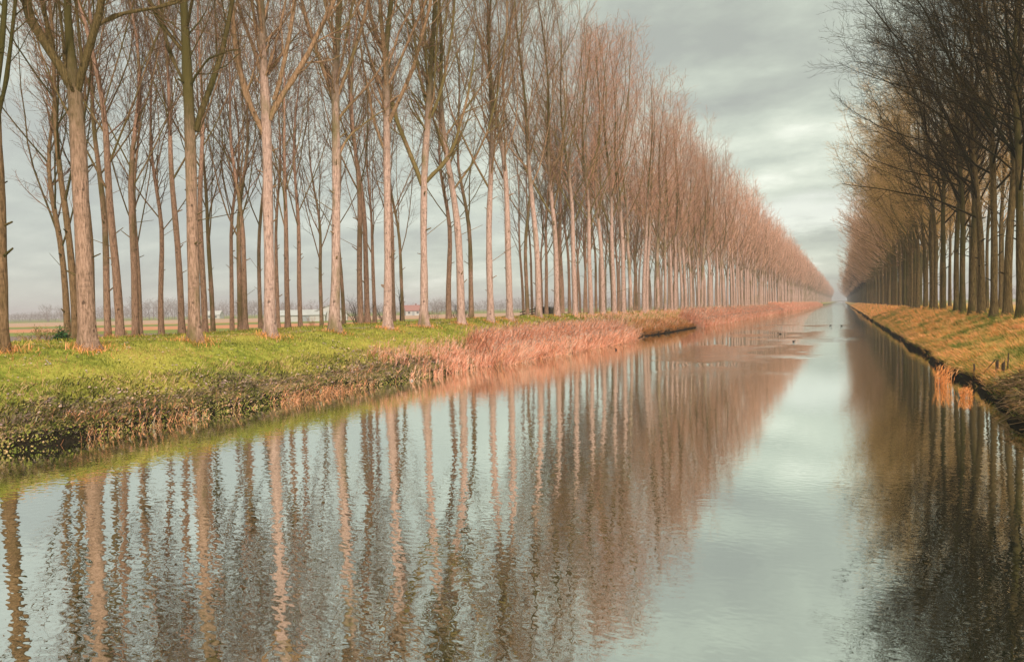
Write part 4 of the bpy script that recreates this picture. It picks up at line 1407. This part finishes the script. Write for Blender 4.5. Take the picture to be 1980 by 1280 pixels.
# young tree stake at 773
p = ctr(773, 62)
t = np.linspace(0, 1, 8)
o = empty("young_tree", p); tag(o, "thin dark young tree with few upright branches left of the red roof", "tree")
P = np.stack([0.06 * np.sin(t * 4), 0 * t, -0.1 + t * 3.2], -1)
link("trunk", (lambda g: (g.tubes(P, np.linspace(0.075, 0.02, 8), 6, 0), g.mesh("young_trunk", [DARKB]))[1])(Geo()), o)
rng = np.random.default_rng(77)
s1, r1 = grow(P[None], np.linspace(0.075, 0.02, 8)[None], 3.0, 0.4, 1, (35, 60), (0.7, 1.6), 5, 0.10, 0.1, (0.4, 0.6), rng, 0.01)
s2, r2 = grow(s1, r1, 4.0, 0.2, 1, (25, 60), (0.3, 0.7), 3, 0.1, 0.1, (0.4, 0.6), rng, 0.007)
g = Geo(); g.tubes(s1, r1, 4, 0); g.tubes(s2, r2, 3, 0)
link("crown", g.mesh("young_crown", [DARKB]), o)

# evergreen shrub
p = ctr(116, 28)
LEAFG = island("evergreen_leaves", [(0, (0.010, 0.035, 0.010)), (0.6, (0.03, 0.10, 0.022)), (1, (0.06, 0.17, 0.04))], 0.5, 0, 0.4)
n = 900
d = norm(R.normal(size=(n, 3))); d[:, 2] = np.abs(d[:, 2])
c0 = d * (R.uniform(0.3, 1, n) ** 0.6)[:, None] * np.array([0.36, 0.36, 0.62]) * (1 + 0.25 * np.sin(np.arctan2(d[:, 1], d[:, 0]) * 3))[:, None]
V, Q, T = blades(n, c0, R.uniform(0.06, 0.11, n), R.uniform(0.03, 0.05, n), None, (0.4, 2.5))
g = Geo(); g.add(V, Q, T, 0)
o = empty("evergreen_shrub", p); tag(o, "small dark green leafy shrub at the foot of the dark trunk pair", "shrub")
link("leaves", g.mesh("shrub_leaves", [LEAFG], False), o)
g = Geo()
for i in range(6):
    a = i * 1.05
    g.tubes(np.array([[0, 0, -0.05], [0.08 * math.cos(a), 0.08 * math.sin(a), 0.2], [0.2 * math.cos(a), 0.2 * math.sin(a), 0.45]]), np.array([0.012, 0.01, 0.005]), 5, 0)
link("stems", g.mesh("shrub_stems", [DARKB]), o)

# far wood
g = Geo()
rng = np.random.default_rng(55)
src = []
for i in range(6):
    H = 9.5
    path, rad = leader(rng, H * 0.8, 0.16, 0.3, 12, 0.03)
    lm, lr = limbs_auto(rng, path, rad, H, 1.2, 12, 4.2, None, (32, 68))
    gg = Geo(); gg.tubes(path, rad, 4, 0); gg.tubes(lm, lr * 1.3, 3, 0)
    s1, r1 = grow(lm, lr, 0.9, 0.15, 1, (25, 60), (1.0, 2.6), 3, 0.06, 0.14, (0.4, 0.6), rng, 0.04)
    gg.tubes(s1, r1, 3, 0)
    s2, r2 = grow(s1, r1, 1.3, 0.2, 1, (25, 60), (0.6, 1.4), 2, 0.06, 0.14, (0.4, 0.6), rng, 0.035)
    gg.tubes(s2, r2, 3, 0)
    src.append((np.concatenate(gg.V), np.concatenate(gg.Q), np.zeros((0, 3), int), np.zeros(sum(len(q) for q in gg.Q), int), np.zeros(0, int)))


def wood(px0, px1, dep, h0, h1, step, g, jit=14):
    px = px0
    while px < px1:
        d = dep + rng.uniform(-jit, jit)
        p = ctr(px, d)
        hh = rng.uniform(h0, h1) / 9.5
        wv = rng.uniform(0.9, 1.3)
        add_copy(g, src[int(rng.integers(6))], p - np.array([0, 0, 0.3]), rng.uniform(0, 6.28), (hh * wv, hh * wv, hh), [0])
        px += step * rng.uniform(0.6, 1.4) * 1320 / dep


wood(20, 135, 380, 4.5, 6.0, 1.3, g)
wood(180, 260, 400, 6.5, 8.5, 1.5, g)
wood(255, 350, 370, 9.5, 12.0, 1.7, g)
wood(345, 560, 390, 8.0, 10.5, 1.7, g)
wood(520, 700, 330, 5.5, 8.5, 1.7, g)
wood(690, 860, 420, 5.0, 7.5, 1.7, g)
wood(840, 1330, 400, 5.5, 9.5, 1.7, g)
wood(0, 1400, 520, 4.5, 6.5, 2.0, g)
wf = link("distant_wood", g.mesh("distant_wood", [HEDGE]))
tag(wf, "grey mauve belt of bare woodland along the far fields", "trees", kind="stuff")

# woods behind the right bank
g = Geo()
for k in range(170):
    px = rng.uniform(0, 1)
    p = np.array([rng.uniform(90, 260), rng.uniform(60, 900), 0.0]); p[2] = float(gz(p[0], p[1]))
    hh = rng.uniform(7, 11) / 9.5
    add_copy(g, src[int(rng.integers(6))], p - np.array([0, 0, 0.3]), rng.uniform(0, 6.28), (hh * 1.2, hh * 1.2, hh), [0])
wf = link("distant_wood", g.mesh("distant_wood_right", [HEDGE]))
tag(wf, "bare woodland glimpsed far behind the right bank trunks", "trees", kind="stuff")

# the two round trees by the left edge
for px, Ht, lb in ((92, 10.5, "round topped bare tree standing alone above the far hedge at left"),
                   (117, 9.6, "bare tree with spreading crown beside the round topped one at left")):
    o = empty("field_tree", ctr(px, 375)); tag(o, lb, "tree", "bare field trees")
    path, rad = leader(rng, Ht * 0.55, 0.3, 0.2, 12, 0.06)
    lm, lr = limbs_auto(rng, path, rad, Ht * 0.9, 2.2, 13, 4.6, None, (38, 72))
    gg = Geo(); gg.tubes(path, rad, 7, 0); link("trunk", gg.mesh("field_trunk", [HEDGE]), o)
    gg = Geo(); gg.tubes(lm, lr * 1.4, 4, 0)
    s1, r1 = grow(lm, lr, 1.3, 0.15, 1, (25, 60), (1.0, 2.6), 3, 0.06, 0.14, (0.4, 0.6), rng, 0.04)
    s2, r2 = grow(s1, r1, 2.2, 0.2, 1, (25, 60), (0.6, 1.4), 3, 0.06, 0.14, (0.4, 0.6), rng, 0.03)
    gg.tubes(s1, r1, 3, 0); gg.tubes(s2, r2, 3, 0)
    link("crown", gg.mesh("field_crown", [HEDGE]), o)

# ---- barn
WHITE = flat("white_render", (0.40, 0.40, 0.37), 0.85, 0.08, 0.8)
PALE = flat("pale_sheet_roof", (0.36, 0.37, 0.35), 0.6, 0.10, 0.7)
REDR = flat("red_roof_tiles", (0.26, 0.13, 0.11), 0.85, 0.25, 5)
GLASS = flat("dark_window_glass", (0.04, 0.05, 0.055), 0.25, 0.2, 1, 0, 0.5)
DOORM = flat("grey_door_paint", (0.24, 0.26, 0.26), 0.7, 0.1, 2)


def house(name, px, dep, W, Dp, eave, ridge, wallm, roofm, label, cat, wins, door, rz, chimney=False, over=0.25):
    o = empty(name, ctr(px, dep), rz)
    tag(o, label, cat)
    g = Geo()
    # walls with gables (ridge along local x)
    v = [[-W / 2, -Dp / 2, -.3], [W / 2, -Dp / 2, -.3], [W / 2, Dp / 2, -.3], [-W / 2, Dp / 2, -.3],
         [-W / 2, -Dp / 2, eave], [W / 2, -Dp / 2, eave], [W / 2, Dp / 2, eave], [-W / 2, Dp / 2, eave],
         [-W / 2, 0, ridge], [W / 2, 0, ridge]]
    g.add(v, [[0, 1, 5, 4], [2, 3, 7, 6], [1, 2, 6, 5], [3, 0, 4, 7]], [[5, 6, 9], [7, 4, 8]])
    link("wall", g.mesh(name + "_wall", [wallm], False), o)
    g = Geo()
    sl = (ridge - eave) / (Dp / 2)
    e = over
    for s in (-1, 1):
        a = [[-W / 2 - e, s * (Dp / 2 + e), eave - sl * e + 0.05], [W / 2 + e, s * (Dp / 2 + e), eave - sl * e + 0.05], [W / 2 + e, 0, ridge + 0.05], [-W / 2 - e, 0, ridge + 0.05]]
        b = [[x, y, z + 0.14] for x, y, z in a]
        g.add(a + b, [[0, 1, 2, 3], [4, 7, 6, 5], [0, 4, 5, 1], [1, 5, 6, 2], [3, 2, 6, 7], [0, 3, 7, 4]])
    roof = link("roof", g.mesh(name + "_roof", [roofm], False), o)
    if chimney:
        g = Geo(); g.box((W * 0.25, 0, ridge + 0.35), (0.5, 0.5, 1.0))
        link("chimney", g.mesh("chimney", [REDR], False), roof)
    for (wx, wz, ww, wh) in wins:
        g = Geo()
        for bx in ((0, wh / 2, ww, .07), (0, -wh / 2, ww, .07)):
            g.box((wx + bx[0], -Dp / 2 - 0.03, wz + bx[1]), (bx[2] + .07, 0.08, bx[3]))
        for bx in (-ww / 2, 0, ww / 2):
            g.box((wx + bx, -Dp / 2 - 0.03, wz), (.06, 0.075, wh - 0.07))
        w = link("window", g.mesh("window_frame", [PALE], False), o)
        g = Geo(); g.box((wx, -Dp / 2 - 0.012, wz), (ww, 0.02, wh))
        link("pane", g.mesh("window_pane", [GLASS], False), w)
    for (dx, dw, dh) in door:
        g = Geo(); g.box((dx, -Dp / 2 - 0.02, dh / 2), (dw, 0.05, dh))
        link("door", g.mesh("door", [DOORM], False), o)
    return o


house("barn", 588, 170, 11.0, 9.0, 1.5, 2.7, WHITE, PALE, "long low barn with a pale sheet roof beyond the back poplars", "barn",
      [(-3, 0.9, 0.9, 0.6)], [(0.8, 2.2, 1.35)], yaw + 0.15)
house("barn", 640, 172, 5.0, 8.0, 2.3, 3.9, WHITE, PALE, "taller narrow end barn with a pale gable beside the long low one", "barn",
      [(-1.2, 1.3, 0.7, 0.7), (1.2, 1.3, 0.7, 0.7)], [], yaw + PI / 2 + 0.2)
house("farm_house", 797, 290, 6.5, 6.0, 2.0, 4.2, WHITE, REDR, "small white farm house with a red roof beyond the fields", "house",
      [(-1.8, 1.2, 0.9, 0.9), (1.8, 1.2, 0.9, 0.9)], [(0, 0.95, 1.9)], yaw + 0.3, True)
house("farm_house", 528, 330, 6.0, 5.0, 1.9, 3.8, WHITE, REDR, "tiny white cottage with a dull red roof between poplars left of the barn", "house",
      [(-1.5, 1.1, 0.9, 0.9)], [(1.0, 0.95, 1.8)], yaw - 0.1, True)
house("farm_house", 415, 350, 7.0, 5.0, 2.0, 3.9, WHITE, PALE, "tiny pale roofed cottage under the far wood at left", "house",
      [(-1.8, 1.1, 0.9, 0.9), (1.6, 1.1, 0.9, 0.9)], [(0, 0.95, 1.8)], yaw, False)

# ---- dark timber frame
p = ctr(1040, 79)
o = empty("timber_frame", p, yaw)
tag(o, "low dark timber frame with sloping rails behind the reed bed", "frame")
DARKW = flat("dark_timber", (0.03, 0.024, 0.02), 0.85, 0.4, 8)
g = Geo()
for xx in (-0.3, 0.7, 1.35, 1.9):
    g.box((xx, -0.5, 0.5), (0.12, 0.12, 1.1)); g.box((xx, 0.5, 0.5), (0.12, 0.12, 1.1))
link("posts", g.mesh("frame_posts", [DARKW], False), o)
for yy_ in (-0.57, 0.57):
    for zz_ in (0.35, 0.62, 0.9):
        g = Geo()
        g.tubes(np.array([[-2.1, yy_, zz_ - 0.42], [-0.9, yy_, zz_ - 0.12], [0.0, yy_, zz_ + 0.05]]), np.full(3, 0.05), 6, 0, True)
        link("rail", g.mesh("rail", [DARKW], False), o)
for x0, w in ((0.95, 0.75), (1.65, 0.55)):
    g = Geo()
    for kz in range(6):
        g.box((x0, 0, 0.12 + kz * 0.16), (w, 0.95, 0.145))
    link("slat_box", g.mesh("slat_box", [DARKW], False), o)
g = Geo(); g.box((0.9, 0, 1.09), (2.6, 1.3, 0.06)); link("top_board", g.mesh("top_board", [DARKW], False), o)

# ---- ducks
DUCK = flat("dark_plumage", (0.035, 0.03, 0.026), 0.7, 0.3, 20)
BILL = flat("pale_bill", (0.45, 0.36, 0.2), 0.6, 0.1, 10)


def ellipsoid(c, r, nu=12, nv=8):
    th = np.linspace(0, PI, nv); ph = np.arange(nu) / nu * 2 * PI
    V = np.stack([np.sin(th)[:, None] * np.cos(ph)[None] * r[0], np.sin(th)[:, None] * np.sin(ph)[None] * r[1], np.cos(th)[:, None] * np.ones(nu)[None] * r[2]], -1) + np.asarray(c)
    i, l = np.arange(nv - 1)[:, None] * nu, np.arange(nu)[None]
    Q = np.stack([i + l, i + nu + l, i + nu + (l + 1) % nu, i + (l + 1) % nu], -1).reshape(-1, 4)
    return V.reshape(-1, 3), Q


def duck_mesh():
    # one skinned body: spine from tail to head
    P = np.array([[-0.24, 0, 0.10], [-0.18, 0, 0.075], [-0.08, 0, 0.055], [0.04, 0, 0.05], [0.13, 0, 0.075], [0.165, 0, 0.12], [0.175, 0, 0.17], [0.195, 0, 0.205], [0.225, 0, 0.205], [0.245, 0, 0.20]])
    r = np.array([0.008, 0.045, 0.085, 0.088, 0.065, 0.04, 0.034, 0.042, 0.034, 0.006])
    V, Q, T = tubes(resample(P, 18)[None], np.interp(np.linspace(0, 9, 18), np.arange(10), r)[None], 12)
    return mesh_np("duck", V, Q, None, [DUCK])


DM = duck_mesh()
BM = mesh_np("duck_bill", *ellipsoid((0.262, 0, 0.198), (0.035, 0.014, 0.009)), None, [BILL])
for px, py, rz, lb in ((1606, 629.5, 0.4, "dark duck on the open water far down the canal's middle"),
                       (1627, 630, 2.8, "dark duck swimming closest to the right bank's reflection"),
                       (1535, 661, 0.8, "dark duck alone on the sky reflection, nearer than the others"),
                       (1508, 646, 3.3, "dark duck at the edge of the left trees' reflection"),
                       (1191, 677, 2.0, "dark duck close under the rusty left water edge")):
    q = on_level(px, py, 0.0)
    o = empty("duck", q, rz, 0.62)
    tag(o, lb, "duck", "ducks on the canal")
    link("body", DM, o); link("bill", BM, o)

# pale stones at the left water edge
STONE = flat("pale_stone", (0.30, 0.28, 0.25), 0.8, 0.2, 12, 0.01)
for px, py, s, lb in ((795, 735, 0.07, "pale stone in the water below the sparse reed stalks"),
                      (946, 707, 0.06, "pale stone at the left foot of the dense reed bed")):
    q = on_level(px, py, 0.02)
    V, Q = ellipsoid((0, 0, 0), (s * 1.3, s, s * 0.7), 14, 10)
    V = V * (1 + R.normal(size=(len(V), 1)) * 0.05)
    tag(link("stone", mesh_np("stone", V, Q, None, [STONE]), None, q), lb, "stone", "pale stones")

# a bent grey twig lying in the turf
q = on_level(97, 698, 1.6)
q[0] = -19.0; q[1] = y_for_px(97, -19.0, 1.5); q[2] = float(gz(q[0], q[1])) + 0.03
g = Geo()
tt = np.array([[0, 0, 0.02], [0.12, 0.02, 0.06], [0.2, -0.02, -0.02], [0.24, 0, -0.09], [0.17, 0.02, -0.18]])
tt = np.array([[-0.35, 0.1, 0.12], [-0.15, 0.05, 0.05], [0.05, 0.0, 0.03], [0.15, -0.1, 0.02], [0.1, -0.25, 0.0]])
g.tubes(tt, np.array([0.012, 0.014, 0.013, 0.01, 0.006]), 6, 0, True)
tag(link("fallen_branch", g.mesh("fallen_branch", [STONE]), None, q), "pale bent fallen branch lying in the turf at lower left", "branch")

# ---- bridge at the end of the canal
BR = flat("bridge_concrete", (0.32, 0.31, 0.30), 0.85, 0.15, 0.5)
o = empty("bridge", (-6, 1520, 0)); tag(o, "low grey bridge closing the canal at the vanishing point", "bridge")
g = Geo(); g.box((0, 0, 2.9), (46, 8, 0.9)); link("deck", g.mesh("deck", [BR], False), o)
for xx in (-7, 7):
    g = Geo(); g.box((xx, 0, 0.7), (1.2, 6, 3.5)); link("pier", g.mesh("pier", [BR], False), o)
for yy_ in (-3.9, 3.9):
    g = Geo(); g.box((0, yy_, 3.75), (46, 0.25, 0.8)); link("parapet", g.mesh("parapet", [BR], False), o)
for sx, hz in ((-1, 2.4), (1, 2.4)):
    g = Geo(); g.box((sx * 19, 0, 1.0), (9, 9, 2.9)); link("abutment", g.mesh("abutment", [BR], False), o)

# ------------------------------------------------------------------ haze
k = M("haze")
k.N.remove(k.b)
pv = k.n("ShaderNodeVolumePrincipled")
pv.inputs["Color"].default_value = (0.74, 0.70, 0.74, 1)
pv.inputs["Density"].default_value = 0.00065
pv.inputs["Anisotropy"].default_value = 0.0
k.l(pv.outputs[0], k.out.inputs["Volume"])
g = Geo(); g.box((0, 1460, 16.6), (6080, 3120, 37.8))
hz = link("haze", g.mesh("haze", [k.m], False))
tag(hz, "thin pale winter haze over the canal", "haze", kind="stuff")

# ------------------------------------------------------------------ sky and sun
SUN_AZ = math.radians(42)     # behind the camera and to the right
SUN_EL = math.radians(38)
to_sun = np.array([math.sin(SUN_AZ) * math.cos(SUN_EL), -math.cos(SUN_AZ) * math.cos(SUN_EL), math.sin(SUN_EL)])
sd = bpy.data.lights.new("sun", "SUN")
sd.energy = 3.5
sd.angle = math.radians(10)
sd.color = (1.0, 0.84, 0.73)
so_ = bpy.data.objects.new("sun", sd)
COL.objects.link(so_)
so_.rotation_euler = Vector(to_sun).to_track_quat("Z", "Y").to_euler()

w = bpy.data.worlds.new("World")
scn.world = w
w.use_nodes = True
k = M.__new__(M)
k.t = w.node_tree; k.N = k.t.nodes; k.L = k.t.links
k.N.clear()
out = k.n("ShaderNodeOutputWorld")
sky = k.n("ShaderNodeTexSky", sky_type="NISHITA")
sky.sun_disc = False
sky.sun_elevation = SUN_EL
sky.sun_rotation = math.atan2(to_sun[0], to_sun[1])
b1 = k.n("ShaderNodeBackground"); b1.inputs[1].default_value = 0.10
k.l(sky.outputs[0], b1.inputs[0])
tc = k.n("ShaderNodeTexCoord")
sx = k.n("ShaderNodeSeparateXYZ"); k.l(tc.outputs["Generated"], sx.inputs[0])
zz = k.math("ADD", k.math("MAXIMUM", sx.outputs[2], 0.0), 0.24)
cx = k.n("ShaderNodeCombineXYZ")
k.l(k.math("DIVIDE", sx.outputs[0], zz), cx.inputs[0])
k.l(k.math("DIVIDE", sx.outputs[1], zz), cx.inputs[1])
mp = k.n("ShaderNodeMapping"); k.l(cx.outputs[0], mp.inputs[0])
mp.inputs["Location"].default_value = (3.1, 1.7, 0)
mp.inputs["Scale"].default_value = (1.15, 1.5, 1)
n1 = k.noise(mp.outputs[0], 0.9, 7, 0.55)
n2 = k.noise(mp.outputs[0], 2.6, 6, 0.6)
f = k.math("ADD", k.math("MULTIPLY", n1, 0.60), k.math("MULTIPLY", n2, 0.40))
col = k.ramp(f, [(0.36, (0.31, 0.33, 0.29)), (0.44, (0.37, 0.40, 0.34)), (0.50, (0.44, 0.48, 0.40)), (0.57, (0.55, 0.59, 0.49)), (0.64, (0.72, 0.745, 0.64))])
# bright break low over the end of the canal
el = sx.outputs[2]
az = sx.outputs[0]
wob = k.math("ADD", el, k.math("MULTIPLY", k.math("SUBTRACT", n2, 0.5), 0.09))
band = k.math("MULTIPLY", k.rng(wob, 0.085, 0.112), k.rng(wob, 0.150, 0.122))
band = k.math("MULTIPLY", band, k.math("MULTIPLY", k.rng(az, -0.62, -0.10), k.rng(az, 0.5, 0.1)))
col = k.mix(k.math("MULTIPLY", band, 0.5), col, (0.82, 0.84, 0.76))
# the cover thickens toward lilac grey off to the west
west = k.rng(az, -0.30, -0.80)
col = k.mix(k.math("MULTIPLY", west, 0.45), col, (0.33, 0.34, 0.335))
# an overcast sky is about three times as bright overhead as low down
zen = k.n("ShaderNodeMapRange"); zen.interpolation_type = "SMOOTHSTEP"; k.l(el, zen.inputs[0])
for i_, v_ in enumerate((0.46, 0.95, 0.95, 1.45)): zen.inputs[i_ + 1].default_value = v_
b2 = k.n("ShaderNodeBackground"); k.l(zen.outputs[0], b2.inputs[1])
k.l(col, b2.inputs[0])
mx = k.n("ShaderNodeMixShader"); mx.inputs[0].default_value = 0.94
k.l(b1.outputs[0], mx.inputs[1]); k.l(b2.outputs[0], mx.inputs[2])
k.l(mx.outputs[0], out.inputs[0])

# ------------------------------------------------------------------ render settings
vs = scn.view_settings
scn.display_settings.display_device = "sRGB"
vs.view_transform = "Standard"
vs.look = "None"
vs.exposure = 0.65
vs.gamma = 1.0
vs.use_curve_mapping = False
cy = scn.cycles
cy.max_bounces = 6
cy.diffuse_bounces = 2
cy.glossy_bounces = 3
cy.transmission_bounces = 2
cy.volume_bounces = 0
cy.transparent_max_bounces = 4
cy.use_denoising = True
cy.sample_clamp_indirect = 4.0
print("individual poplars:", n_ind)
